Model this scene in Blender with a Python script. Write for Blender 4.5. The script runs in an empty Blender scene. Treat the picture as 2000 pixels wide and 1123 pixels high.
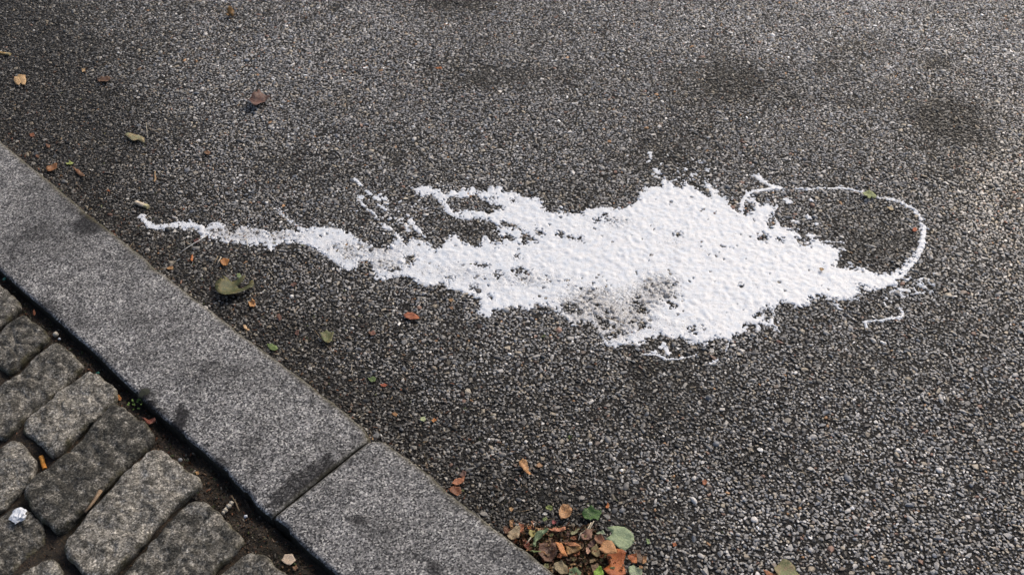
import bpy, bmesh, math, random
import numpy as np
from mathutils import Vector, noise, geometry

# ---------------------------------------------------------------- camera, sky, sun, exposure
KH = 0.075                      # kerb top above the road
CAMH = KH + 1.5                 # camera height above the road
FPX = 1957.0                    # focal length in pixels of the 2000 px wide photo
PITCH = math.atan2(1868.0, FPX) # downward tilt

scene = bpy.context.scene
scene.render.resolution_x, scene.render.resolution_y = 1024, 574
cam_data = bpy.data.cameras.new('camera')
cam_data.sensor_width = 36.0
cam_data.lens = FPX / 2000.0 * 36.0
cam_data.clip_start = 0.05
cam_data.clip_end = 500.0
cam_data.dof.use_dof = True; cam_data.dof.focus_distance = 2.15; cam_data.dof.aperture_fstop = 9.0
cam = bpy.data.objects.new('camera', cam_data)
scene.collection.objects.link(cam)
cam.location = (0, 0, CAMH)
cam.rotation_euler = (math.pi / 2 - PITCH, 0, 0)
scene.camera = cam

SUN_EL, SUN_AZ = math.radians(42), math.radians(38)   # azimuth from +Y towards +X
world = bpy.data.worlds.new('World')
scene.world = world
world.use_nodes = True
wn = world.node_tree
for n in list(wn.nodes): wn.nodes.remove(n)
sky = wn.nodes.new('ShaderNodeTexSky'); sky.sky_type = 'NISHITA'; sky.sun_disc = False
sky.sun_elevation = SUN_EL; sky.sun_rotation = SUN_AZ
sky.air_density = 1.0; sky.dust_density = 6.0; sky.ozone_density = 0.6
bg = wn.nodes.new('ShaderNodeBackground'); bg.inputs['Strength'].default_value = 0.145
wo = wn.nodes.new('ShaderNodeOutputWorld')
wn.links.new(sky.outputs[0], bg.inputs['Color']); wn.links.new(bg.outputs[0], wo.inputs[0])
sun_data = bpy.data.lights.new('sun', 'SUN'); sun_data.energy = 1.3; sun_data.angle = math.radians(30)
sun_data.color = (1.0, 0.94, 0.86)
sun = bpy.data.objects.new('sun', sun_data); scene.collection.objects.link(sun)
sd_ = Vector((math.sin(SUN_AZ) * math.cos(SUN_EL), math.cos(SUN_AZ) * math.cos(SUN_EL), math.sin(SUN_EL)))
sun.rotation_euler = sd_.to_track_quat('Z', 'Y').to_euler(); sun.location = (2, 3, 4)
scene.view_settings.view_transform = 'Standard'
scene.view_settings.look = 'None'
scene.view_settings.gamma = 1.0
scene.view_settings.use_curve_mapping = False
scene.view_settings.exposure = -0.06

# ---------------------------------------------------------------- helpers
R = random.Random(7)
rng = np.random.default_rng(11)
CP, SP = math.cos(PITCH), math.sin(PITCH)
COL = scene.collection

def unproj(px, py, z=0.0):
    px = np.asarray(px, float); py = np.asarray(py, float)
    a = (px - 1000.0) / FPX; b = -(py - 561.5) / FPX
    dx = a; dy = CP + b * SP; dz = -SP + b * CP
    t = (z - CAMH) / dz
    return dx * t, dy * t

def P(px, py, z=0.0):
    x, y = unproj(px, py, z); return (float(x), float(y))

def proj(x, y, z=0.0):
    zz = z - CAMH
    d = y * CP - zz * SP
    u = y * SP + zz * CP
    return 1000.0 + FPX * x / d, 561.5 - FPX * u / d, d

def link(name, me, mat=None, parent=None, loc=None):
    o = bpy.data.objects.new(name, me); COL.objects.link(o)
    if mat is not None and me is not None and not me.materials: me.materials.append(mat)
    if parent is not None: o.parent = parent
    if loc is not None: o.location = loc
    return o

def tag(o, label, cat, group=None):
    o['label'] = label; o['category'] = cat
    if group: o['group'] = group
    return o

def mesh_np(name, verts, faces, smooth=True):
    """verts (n,3) array, faces (m,k) array"""
    me = bpy.data.meshes.new(name)
    verts = np.ascontiguousarray(verts, np.float32); faces = np.ascontiguousarray(faces, np.int32)
    m, k = faces.shape
    me.vertices.add(len(verts)); me.vertices.foreach_set('co', verts.ravel())
    me.loops.add(m * k); me.loops.foreach_set('vertex_index', faces.ravel())
    me.polygons.add(m)
    me.polygons.foreach_set('loop_start', np.arange(0, m * k, k, dtype=np.int32))
    me.polygons.foreach_set('use_smooth', np.full(m, smooth))
    me.update(calc_edges=True)
    return me

def vattr(me, name, data, kind='FLOAT'):
    a = me.attributes.new(name, kind, 'POINT')
    key = {'FLOAT': 'value', 'INT': 'value', 'FLOAT_VECTOR': 'vector', 'FLOAT_COLOR': 'color'}[kind]
    a.data.foreach_set(key, np.ascontiguousarray(data).ravel())

def sst(x): return x * x * (3 - 2 * x)
def smooth(a, b, x): return sst(np.clip((x - a) / (b - a), 0, 1))

def vnoise(X, Y, s, seed):
    """value noise, feature size s metres, 0..1"""
    u = X / s + 1000.0; v = Y / s + 1000.0
    iu = np.floor(u).astype(np.int64); iv = np.floor(v).astype(np.int64)
    fu = sst(u - iu); fv = sst(v - iv)
    def h(i, j):
        n = (i * 374761393 + j * 668265263 + seed * 2147483647) & 0xFFFFFFFF
        n = ((n ^ (n >> 13)) * 1274126177) & 0xFFFFFFFF
        return ((n ^ (n >> 16)) & 0xFFFF) / 65535.0
    return (h(iu, iv) * (1 - fu) + h(iu + 1, iv) * fu) * (1 - fv) + (h(iu, iv + 1) * (1 - fu) + h(iu + 1, iv + 1) * fu) * fv

def fbm(X, Y, s, seed, o=3):
    r = 0; a = 1.0; t = 0
    for k in range(o):
        r = r + a * vnoise(X, Y, s / 2 ** k, seed + k); t += a; a *= 0.55
    return r / t

# ---------------------------------------------------------------- materials
def new_mat(name):
    m = bpy.data.materials.new(name); m.use_nodes = True
    nt = m.node_tree; b = nt.nodes['Principled BSDF']
    return m, nt, b

class NT:
    def __init__(s, nt): s.nt = nt
    def n(s, t, **kw):
        x = s.nt.nodes.new(t)
        for k, v in kw.items(): setattr(x, k, v)
        return x
    def l(s, a, b): s.nt.links.new(a, b)
    def tex(s, co, scale, detail=2, rough=.55):
        x = s.n('ShaderNodeTexNoise'); x.inputs['Scale'].default_value = scale
        x.inputs['Detail'].default_value = detail; x.inputs['Roughness'].default_value = rough
        s.l(co, x.inputs['Vector']); return x
    def vor(s, co, scale, feature='F1'):
        x = s.n('ShaderNodeTexVoronoi'); x.feature = feature; x.inputs['Scale'].default_value = scale
        s.l(co, x.inputs['Vector']); return x
    def ramp(s, f, stops, interp='LINEAR'):
        x = s.n('ShaderNodeValToRGB'); x.color_ramp.interpolation = interp
        e = x.color_ramp.elements
        while len(e) > 1: e.remove(e[-1])
        for i, (p, c) in enumerate(stops):
            el = e[0] if i == 0 else e.new(p)
            el.position = p; el.color = (*c, 1) if not isinstance(c, float) else (c, c, c, 1)
        s.l(f, x.inputs['Fac']); return x.outputs['Color']
    def mix(s, f, a, b, mode='MIX'):
        x = s.n('ShaderNodeMix'); x.data_type = 'RGBA'; x.blend_type = mode
        for sock, v in ((x.inputs[0], f), (x.inputs[6], a), (x.inputs[7], b)):
            if isinstance(v, (int, float)): sock.default_value = v if sock == x.inputs[0] else (v, v, v, 1)
            elif isinstance(v, tuple): sock.default_value = (*v, 1)
            else: s.l(v, sock)
        return x.outputs[2]
    def math(s, op, a, b=0.0, clamp=False):
        x = s.n('ShaderNodeMath'); x.operation = op; x.use_clamp = clamp
        for i, v in enumerate((a, b)):
            if isinstance(v, (int, float)): x.inputs[i].default_value = v
            else: s.l(v, x.inputs[i])
        return x.outputs[0]
    def attr(s, name, typ='GEOMETRY'):
        x = s.n('ShaderNodeAttribute'); x.attribute_name = name; x.attribute_type = typ; return x
    def bump(s, h, dist, strength=1.0, normal=None):
        x = s.n('ShaderNodeBump'); x.inputs['Distance'].default_value = dist; x.inputs['Strength'].default_value = strength
        s.l(h, x.inputs['Height'])
        if normal is not None: s.l(normal, x.inputs['Normal'])
        return x.outputs['Normal']

def mat_stone():
    m, nt, b = new_mat('chipping_stone'); N = NT(nt)
    a = N.attr('scol', 'INSTANCER')
    geo = N.n('ShaderNodeNewGeometry')
    t = N.tex(geo.outputs['Position'], 700, 3)
    v = N.ramp(t.outputs['Fac'], [(.3, .62), (.7, 1.3)])
    c = N.mix(1.0, a.outputs['Color'], v, 'MULTIPLY')
    # bitumen film left in patches on the chippings
    t2 = N.tex(geo.outputs['Position'], 230, 3)
    f = N.ramp(t2.outputs['Fac'], [(.58, .0), (.68, .6)])
    c = N.mix(f, c, (.035, .033, .031))
    nt.links.new(c, b.inputs['Base Color'])
    b.inputs['Roughness'].default_value = .48
    b.inputs['Specular IOR Level'].default_value = .4
    nt.links.new(N.bump(t.outputs['Fac'], .0006, .7), b.inputs['Normal'])
    return m

def mat_binder():
    m, nt, b = new_mat('asphalt_binder'); N = NT(nt)
    geo = N.n('ShaderNodeNewGeometry'); co = geo.outputs['Position']
    v = N.vor(co, 330); v2 = N.vor(co, 140)
    d = N.attr('dirt_shade')
    cell = N.ramp(N.n('ShaderNodeSeparateColor').outputs[0], [(0, 0.0)]) if False else None
    sep = N.n('ShaderNodeSeparateColor'); N.l(v.outputs['Color'], sep.inputs[0])
    tone = N.ramp(sep.outputs[0], [(0, (.022, .021, .020)), (.66, (.026, .024, .022)), (.86, (.06, .058, .052)), (.95, (.17, .16, .145))], 'CONSTANT')
    edge = N.ramp(v.outputs['Distance'], [(.25, 1.0), (.5, .25)])
    c = N.mix(1.0, tone, edge, 'MULTIPLY')
    c = N.mix(1.0, c, N.ramp(d.outputs['Fac'], [(0, 1.0), (1, .4)]), 'MULTIPLY')  # grime, plus the shade painted over the upper-left corner
    n = N.tex(co, 9, 3)
    c = N.mix(.5, c, N.mix(1.0, c, N.ramp(n.outputs['Fac'], [(.3, .6), (.7, 1.4)]), 'MULTIPLY'))
    N.l(c, b.inputs['Base Color']); b.inputs['Roughness'].default_value = .7; b.inputs['Specular IOR Level'].default_value = .3
    h = N.math('MULTIPLY', v.outputs['Distance'], -1.0)
    h2 = N.math('ADD', h, N.math('MULTIPLY', v2.outputs['Distance'], -1.3))
    N.l(N.bump(h2, .003, .9), b.inputs['Normal'])
    return m

def mat_paint():
    m, nt, b = new_mat('white_paint'); N = NT(nt)
    geo = N.n('ShaderNodeNewGeometry'); co = geo.outputs['Position']
    cov = N.attr('cover').outputs['Fac']
    t = N.tex(co, 60, 4); t2 = N.tex(co, 420, 3, .65)
    base = N.ramp(t.outputs['Fac'], [(.32, (.58, .645, .73)), (.5, (.69, .725, .77)), (.7, (.745, .76, .78))])
    base = N.mix(N.ramp(t2.outputs['Fac'], [(.52, 0.0), (.72, .35)]), base, (.45, .49, .54))
    pin = N.tex(co, 330, 3, .62); th = N.math('ADD', pin.outputs['Fac'], N.math('MULTIPLY', N.math('SUBTRACT', 1.0, cov), .30))
    base = N.mix(N.ramp(th, [(.635, 0.0), (.70, .85)]), base, (.13, .125, .125))
    worn = N.ramp(t2.outputs['Fac'], [(.33, (.17, .17, .172)), (.47, (.38, .38, .385)), (.60, (.66, .67, .69))])
    k = N.math('ADD', cov, N.math('MULTIPLY', N.math('SUBTRACT', t2.outputs['Fac'], .5), .9))
    f = N.ramp(k, [(.30, 0.0), (.86, 1.0)])
    c = N.mix(f, worn, base)
    N.l(c, b.inputs['Base Color']); b.inputs['Roughness'].default_value = .42
    h = N.math('ADD', N.math('MULTIPLY', N.tex(co, 330, 3, .62).outputs['Fac'], -1.2), N.math('MULTIPLY', t2.outputs['Fac'], .45))
    N.l(N.bump(h, .0012, .6), b.inputs['Normal'])
    return m

def mat_granite():
    m, nt, b = new_mat('grey_granite'); N = NT(nt)
    geo = N.n('ShaderNodeNewGeometry'); co = geo.outputs['Position']
    st = N.attr('stain').outputs['Fac']; li = N.attr('lichen').outputs['Fac']
    v = N.vor(co, 370); sep = N.n('ShaderNodeSeparateColor'); N.l(v.outputs['Color'], sep.inputs[0])
    grain = N.ramp(sep.outputs[0], [(0, (.04, .041, .045)), (.22, (.105, .106, .111)), (.42, (.19, .19, .192)), (.70, (.295, .293, .29)), (.90, (.46, .455, .44))], 'CONSTANT')
    t = N.tex(co, 260, 4, .7); t3 = N.tex(co, 900, 2, .7)
    g2 = N.ramp(t.outputs['Fac'], [(.34, .35), (.5, 1.0), (.66, 1.65)])
    c = N.mix(1.0, grain, g2, 'MULTIPLY')
    c = N.mix(.8, c, N.mix(1.0, (.145, .146, .152), N.ramp(t3.outputs['Fac'], [(.35, .45), (.65, 1.6)]), 'MULTIPLY'), 'MIX') if False else c
    t2 = N.tex(co, 20, 5, .68)
    c = N.mix(1.0, c, N.ramp(t2.outputs['Fac'], [(.3, .58), (.7, 1.30)]), 'MULTIPLY')
    c = N.mix(st, c, N.mix(1.0, c, (.10, .10, .11), 'MULTIPLY'))  # stains on top; on the skirt this paints shade
    c = N.mix(N.math('MULTIPLY', li, N.ramp(t.outputs['Fac'], [(.35, .4), (.6, 1.0)])), c, (.075, .068, .038))
    N.l(c, b.inputs['Base Color']); b.inputs['Roughness'].default_value = .7
    b.inputs['Specular IOR Level'].default_value = .2
    h = N.math('ADD', t.outputs['Fac'], N.math('MULTIPLY', t3.outputs['Fac'], .4))
    N.l(N.bump(h, .0016, .8), b.inputs['Normal'])
    return m

def mat_sett():
    m, nt, b = new_mat('weathered_sett_stone'); N = NT(nt)
    geo = N.n('ShaderNodeNewGeometry'); co = geo.outputs['Position']
    li = N.attr('lichen').outputs['Fac']; tone = N.attr('tone', 'OBJECT').outputs['Fac']; dk = N.attr('algae', 'OBJECT').outputs['Fac']
    v = N.vor(co, 420); sep = N.n('ShaderNodeSeparateColor'); N.l(v.outputs['Color'], sep.inputs[0])
    grain = N.ramp(sep.outputs[0], [(0, (.10, .094, .082)), (.3, (.185, .175, .155)), (.6, (.262, .25, .222)), (.9, (.41, .39, .35))], 'CONSTANT')
    t = N.tex(co, 190, 4, .65)
    c = N.mix(1.0, grain, N.ramp(t.outputs['Fac'], [(.33, .5), (.5, .95), (.68, 1.55)]), 'MULTIPLY')
    cv = N.n('ShaderNodeCombineColor')
    for i in range(3): N.l(tone, cv.inputs[i])
    c = N.mix(1.0, c, cv.outputs[0], 'MULTIPLY')
    t2 = N.tex(co, 42, 5, .72)
    k = N.math('ADD', t2.outputs['Fac'], N.math('MULTIPLY', N.math('SUBTRACT', dk, .5), .3))
    al = N.ramp(k, [(.44, 0.0), (.60, .9)])
    c = N.mix(al, c, N.mix(1.0, c, (.15, .155, .15), 'MULTIPLY'))
    t5 = N.tex(co, 90, 4, .7); c = N.mix(1.0, c, N.ramp(t5.outputs['Fac'], [(.3, .6), (.7, 1.45)]), 'MULTIPLY')
    c = N.mix(N.math('MULTIPLY', li, .8), c, (.085, .078, .042))
    N.l(c, b.inputs['Base Color']); b.inputs['Roughness'].default_value = .72
    b.inputs['Specular IOR Level'].default_value = .22
    h = N.math('ADD', N.math('MULTIPLY', t2.outputs['Fac'], 1.6), N.math('MULTIPLY', t.outputs['Fac'], .55))
    N.l(N.bump(h, .006, .85), b.inputs['Normal'])
    return m

def mat_soil():
    m, nt, b = new_mat('joint_soil'); N = NT(nt)
    geo = N.n('ShaderNodeNewGeometry'); co = geo.outputs['Position']
    t = N.tex(co, 260, 5, .7); t2 = N.tex(co, 30, 3)
    c = N.ramp(t.outputs['Fac'], [(.3, (.006, .0055, .005)), (.5, (.028, .021, .015)), (.62, (.070, .045, .027)), (.72, (.14, .10, .06))])
    c = N.mix(N.ramp(t2.outputs['Fac'], [(.45, 0.0), (.6, .7)]), c, N.mix(1.0, c, (.45, .5, .38), 'MULTIPLY'))
    N.l(c, b.inputs['Base Color']); b.inputs['Roughness'].default_value = .9
    N.l(N.bump(t.outputs['Fac'], .006, 1.0), b.inputs['Normal'])
    return m

def mat_leaf():
    m, nt, b = new_mat('leaf_tissue'); N = NT(nt)
    geo = N.n('ShaderNodeNewGeometry'); co = geo.outputs['Position']
    ca = N.attr('col_a', 'OBJECT').outputs['Color']; cb = N.attr('col_b', 'OBJECT').outputs['Color']
    t = N.tex(co, 75, 4, .65)
    c = N.mix(N.ramp(t.outputs['Fac'], [(.42, 0.0), (.60, 1.0)]), ca, cb)
    t2 = N.tex(co, 480, 3, .7)
    c = N.mix(1.0, c, N.ramp(t2.outputs['Fac'], [(.3, .65), (.7, 1.3)]), 'MULTIPLY')
    uv = N.attr('leafco'); s = N.n('ShaderNodeSeparateXYZ'); N.l(uv.outputs['Vector'], s.inputs[0])
    av = N.math('ABSOLUTE', s.outputs[1])
    mid = N.math('LESS_THAN', av, .035)
    w = N.math('FRACT', N.math('MULTIPLY', N.math('SUBTRACT', s.outputs[0], N.math('MULTIPLY', av, .8)), 3.6))
    side = N.math('LESS_THAN', N.math('ABSOLUTE', N.math('SUBTRACT', w, .5)), .05)
    ve = N.math('MAXIMUM', mid, side)
    c = N.mix(N.math('MULTIPLY', ve, .6), c, N.mix(1.0, c, (1.5, 1.45, 1.3), 'MULTIPLY'))
    N.l(c, b.inputs['Base Color']); b.inputs['Roughness'].default_value = .5
    h = N.math('ADD', N.math('MULTIPLY', ve, -.7), t2.outputs['Fac'])
    N.l(N.bump(h, .0012, .8), b.inputs['Normal'])
    return m

def mat_plain(name, col, rough=.6, scale=300, var=.35):
    m, nt, b = new_mat(name); N = NT(nt)
    geo = N.n('ShaderNodeNewGeometry')
    t = N.tex(geo.outputs['Position'], scale, 3, .65)
    c = N.mix(1.0, col, N.ramp(t.outputs['Fac'], [(.3, 1 - var), (.7, 1 + var)]), 'MULTIPLY')
    N.l(c, b.inputs['Base Color']); b.inputs['Roughness'].default_value = rough
    N.l(N.bump(t.outputs['Fac'], .001, .6), b.inputs['Normal'])
    return m

M_STONE, M_BINDER, M_PAINT, M_GRAN, M_SETT, M_SOIL, M_LEAF = mat_stone(), mat_binder(), mat_paint(), mat_granite(), mat_sett(), mat_soil(), mat_leaf()
M_TWIG = mat_plain('dry_stalk', (.20, .15, .09)); M_STRAW = mat_plain('pale_straw', (.42, .38, .30))
M_PAPER = mat_plain('stained_paper', (.60, .52, .40), .7); M_FILTER = mat_plain('tan_filter_paper', (.45, .30, .12), .7)
M_ORANGE = mat_plain('orange_filter_paper', (.55, .24, .035), .6)
M_FOIL = mat_plain('white_foil', (.62, .66, .72), .3); M_GLASS = mat_plain('green_glass_chip', (.06, .22, .17), .2)
M_PALE = mat_plain('pale_mineral', (.38, .35, .29), .6); M_MOSS = mat_plain('fresh_moss', (.12, .20, .04), .8)
M_BROWNCHIP = mat_plain('brown_chip', (.20, .09, .04), .6)

# ---------------------------------------------------------------- where things lie: kerb edges traced on the kerb top
KO_PX = [(-330, 12), (-160, 145), (0, 272), (62, 322), (112, 362), (187, 425), (250, 475), (312, 525), (375, 573), (425, 612), (512, 676), (566, 716), (640, 772), (723, 843),
         (808, 902), (876, 958), (958, 1021), (1034, 1077), (1089, 1122), (1300, 1290), (1560, 1495)]
KI_PX = [(-330, 229), (-160, 383), (0, 527), (75, 593), (130, 640), (175, 678), (230, 732), (287, 787), (350, 842), (434, 913), (500, 983), (537, 1019), (610, 1085), (653, 1122), (820, 1275), (1120, 1545)]
KO = np.array([P(x, y, KH) for x, y in KO_PX]); KI = np.array([P(x, y, KH) for x, y in KI_PX])
KDIR = np.array(P(900, 975, KH)) - np.array(P(100, 350, KH)); KDIR /= np.linalg.norm(KDIR)      # along the kerb, towards the lower right
KNRM = np.array([-KDIR[1], KDIR[0]])                                                              # towards the road
if KNRM[1] < 0: KNRM = -KNRM
KORG = np.array(P(500, 667, KH))

def kerb_dist(X, Y):
    """distance from the kerb's road edge, positive on the road"""
    S = (X - KORG[0]) * KDIR[0] + (Y - KORG[1]) * KDIR[1]
    D = (X - KORG[0]) * KNRM[0] + (Y - KORG[1]) * KNRM[1]
    so = (KO - KORG) @ KDIR; do = (KO - KORG) @ KNRM
    return D - np.interp(S, so, do)

def dirt_shade(X, Y):
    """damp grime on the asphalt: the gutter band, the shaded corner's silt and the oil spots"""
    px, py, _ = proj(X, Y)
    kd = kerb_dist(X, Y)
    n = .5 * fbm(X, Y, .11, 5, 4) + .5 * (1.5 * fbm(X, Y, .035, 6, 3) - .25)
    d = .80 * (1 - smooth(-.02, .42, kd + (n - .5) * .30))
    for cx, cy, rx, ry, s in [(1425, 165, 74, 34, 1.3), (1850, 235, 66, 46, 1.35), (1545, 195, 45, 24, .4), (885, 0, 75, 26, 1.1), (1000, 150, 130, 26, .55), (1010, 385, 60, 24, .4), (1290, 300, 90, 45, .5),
                              (10, 110, 230, 200, 1.15), (120, 260, 230, 110, .5), (1240, 800, 260, 70, .5), (1120, 980, 200, 60, .4), (1480, 900, 130, 50, .3), (1640, 720, 150, 40, .3), (560, 330, 120, 60, .2), (1640, 110, 60, 25, .3), (1830, 120, 40, 18, .5),  # the leading wide blobs paint the upper-left corner's loss of light
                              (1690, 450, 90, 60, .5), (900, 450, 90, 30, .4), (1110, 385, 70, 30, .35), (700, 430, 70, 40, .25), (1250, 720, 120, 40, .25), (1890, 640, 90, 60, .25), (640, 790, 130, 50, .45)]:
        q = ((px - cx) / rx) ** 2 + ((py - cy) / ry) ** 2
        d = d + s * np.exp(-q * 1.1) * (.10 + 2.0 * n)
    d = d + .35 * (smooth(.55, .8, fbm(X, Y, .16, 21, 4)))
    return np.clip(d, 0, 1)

def _blobs(X, Y, L):
    px, py, _ = proj(X, Y); d = 0
    for cx, cy, rx, ry, s in L: d = d + s * np.exp(-(((px - cx) / rx) ** 2 + ((py - cy) / ry) ** 2))
    return np.clip(d, 0, 1)
def painted_light(X, Y):
    "brighter light along the top and right, painted into the chipping colours"
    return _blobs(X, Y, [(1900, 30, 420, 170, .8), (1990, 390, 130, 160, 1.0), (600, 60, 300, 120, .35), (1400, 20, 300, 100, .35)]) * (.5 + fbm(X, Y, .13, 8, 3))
def painted_warm_light(X, Y): return _blobs(X, Y, [(1980, 390, 170, 170, 1.0)])  # warm tint of the light at the right edge, painted as colour

# ---------------------------------------------------------------- road sheet
def axis(lo, hi, step, far):
    a = np.arange(lo, hi + step / 2, step)
    l = [-f for f in reversed(far)]; return np.concatenate([[lo + x for x in l], a, [hi + f for f in far]])
xs = axis(-2.6, 2.6, .02, [.3, 1, 4, 20, 90]); ys = axis(.3, 4.2, .02, [.3, 1, 4, 20, 90])
GX, GY = np.meshgrid(xs, ys)
nx, ny = len(xs), len(ys)
GZ = (fbm(GX, GY, .05, 31, 2) - .5) * .0012
GZ[np.abs(GX) > 3] = 0
idx = np.arange(nx * ny).reshape(ny, nx)
F = np.stack([idx[:-1, :-1], idx[:-1, 1:], idx[1:, 1:], idx[1:, :-1]], -1).reshape(-1, 4)
me = mesh_np('road', np.stack([GX, GY, GZ], -1).reshape(-1, 3), F)
vattr(me, 'dirt_shade', dirt_shade(GX, GY).astype(np.float32))
road = link('road', me, M_BINDER); road['kind'] = 'structure'

# ---------------------------------------------------------------- chipping shapes
def hull_mesh(k, round_=False):
    r = random.Random(100 + k)
    bm = bmesh.new()
    if round_:
        bmesh.ops.create_icosphere(bm, subdivisions=2, radius=1.0)
        for v in bm.verts:
            n = noise.noise(v.co * 1.3 + Vector((k * 7.3, 0, 0)))
            v.co *= 1 + .28 * n
    else:
        for i in range(17):
            a = r.uniform(0, 2 * math.pi); z = r.uniform(-1, 1); q = math.sqrt(1 - z * z)
            rr = r.uniform(.82, 1.08)
            bm.verts.new((q * math.cos(a) * rr, q * math.sin(a) * rr, max(-.8, min(.50 + .06 * r.random(), z * rr))))
        res = bmesh.ops.convex_hull(bm, input=bm.verts)
        junk = [g for g in res['geom_interior'] + res['geom_unused'] if isinstance(g, bmesh.types.BMVert)]
        if junk: bmesh.ops.delete(bm, geom=list(set(junk)), context='VERTS')
    me = bpy.data.meshes.new('pebble'); bm.to_mesh(me); bm.free()
    me.materials.append(M_STONE)
    for p in me.polygons: p.use_smooth = round_
    return me
SHAPES = [hull_mesh(k) for k in range(12)] + [hull_mesh(k, True) for k in range(2)]
NS = len(SHAPES)

# ---------------------------------------------------------------- place the chippings
X0, X1, Y0, Y1 = -2.35, 2.35, .50, 3.75
def in_region(x, y, mar=.28):
    hw = .47 * np.maximum(y, .8) * 1.0 + .36 + mar
    return (np.abs(x) < np.minimum(hw * 1.12, 2.3)) & (kerb_dist(x, y) > -.03)
# large ones first
big = []
grid = {}
cell = .016
bx = rng.uniform(X0, X1, 46000); by = rng.uniform(Y0, Y1, 46000)
ok = in_region(bx, by); bx, by = bx[ok], by[ok]
br = .0042 + .0040 * rng.random(len(bx)) ** 2.3
keep = []
for i in range(len(bx)):
    cx, cy = int(bx[i] / cell + 1000), int(by[i] / cell + 1000)
    bad = False
    for a in (-1, 0, 1):
        for b_ in (-1, 0, 1):
            for j in grid.get((cx + a, cy + b_), ()):
                if (bx[i] - bx[j]) ** 2 + (by[i] - by[j]) ** 2 < (br[i] + br[j]) ** 2 * 1.1: bad = True
    if not bad:
        grid.setdefault((cx, cy), []).append(i); keep.append(i)
bx, by, br = bx[keep], by[keep], br[keep]
# small ones on a jittered hexagonal grid between them
pt = .0062
hx, hy = np.meshgrid(np.arange(X0, X1, pt), np.arange(Y0, Y1, pt * .866))
hx[::2] += pt / 2
hx = hx + rng.uniform(-.42, .42, hx.shape) * pt; hy = hy + rng.uniform(-.42, .42, hy.shape) * pt
hx, hy = hx.ravel(), hy.ravel()
ok = in_region(hx, hy) & (rng.random(len(hx)) > .10 + .22 * smooth(.5, .8, fbm(hx, hy, .03, 77, 2)))
hx, hy = hx[ok], hy[ok]
hr = .0020 + .0021 * rng.random(len(hx)) ** 1.1
# drop small ones under the large ones
g = .0015
occ = np.zeros((int((Y1 - Y0) / g) + 20, int((X1 - X0) / g) + 20), bool)
ii = ((by - Y0) / g + 5).astype(int); jj = ((bx - X0) / g + 5).astype(int)
for di in range(-5, 6):
    for dj in range(-5, 6):
        m_ = (di * di + dj * dj) * g * g < (br * .92 + .0004) ** 2
        occ[ii[m_] + di, jj[m_] + dj] = True
ok = ~occ[((hy - Y0) / g + 5).astype(int), ((hx - X0) / g + 5).astype(int)]
hx, hy, hr = hx[ok], hy[ok], hr[ok]
sx = np.concatenate([bx, hx]); sy = np.concatenate([by, hy]); sr = np.concatenate([br, hr])
n = len(sx)
el = 1 + .85 * rng.random(n) ** 1.3
SA = sr * np.sqrt(el); SB = sr / np.sqrt(el); SC = sr * rng.uniform(.42, .72, n)
rot = np.stack([rng.normal(0, .12, n), rng.normal(0, .12, n), rng.uniform(0, 2 * math.pi, n)], -1)
lowf = fbm(sx, sy, .045, 3, 2)
top = .0008 + .0017 * rng.random(n) + .0008 * (sr > .0045) + (lowf - .5) * .0016
sz = top - SC * .52
# colours
pal = np.array([.99, .985, 1.005])[None, :] * 1.62 * np.array([(.16, .158, .152), (.215, .212, .203), (.11, .109, .107), (.28, .275, .262), (.125, .134, .145), (.205, .180, .140), (.26, .235, .190), (.055, .054, .053),
                (.40, .39, .37), (.155, .095, .072), (.145, .12, .10), (.26, .15, .075), (.58, .58, .56)])
pw = np.array([.20, .19, .15, .11, .09, .07, .04, .07, .033, .013, .03, .004, .008]); pw /= pw.sum()
ci = rng.choice(len(pal), n, p=pw)
col = pal[ci] * (rng.uniform(.78, 1.25, n)[:, None])
dd = dirt_shade(sx, sy)
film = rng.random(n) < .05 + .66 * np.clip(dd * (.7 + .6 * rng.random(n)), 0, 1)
col = col * (1 - .50 * dd)[:, None] * np.where(film, .30, 1.0)[:, None]  # grime and the painted corner shade darken the chippings
du = painted_light(sx, sy); col = col * (1 + .75 * du)[:, None] * (1 + (painted_warm_light(sx, sy) * .3)[:, None] * np.array([.35, .18, -.12])[None, :])  # brighter and warmer light put into the chipping colours
col *= np.array([1.01, 1.0, .97])[None, :] ** (dd[:, None] * 2.0)
shp = rng.integers(0, NS, n)

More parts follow.
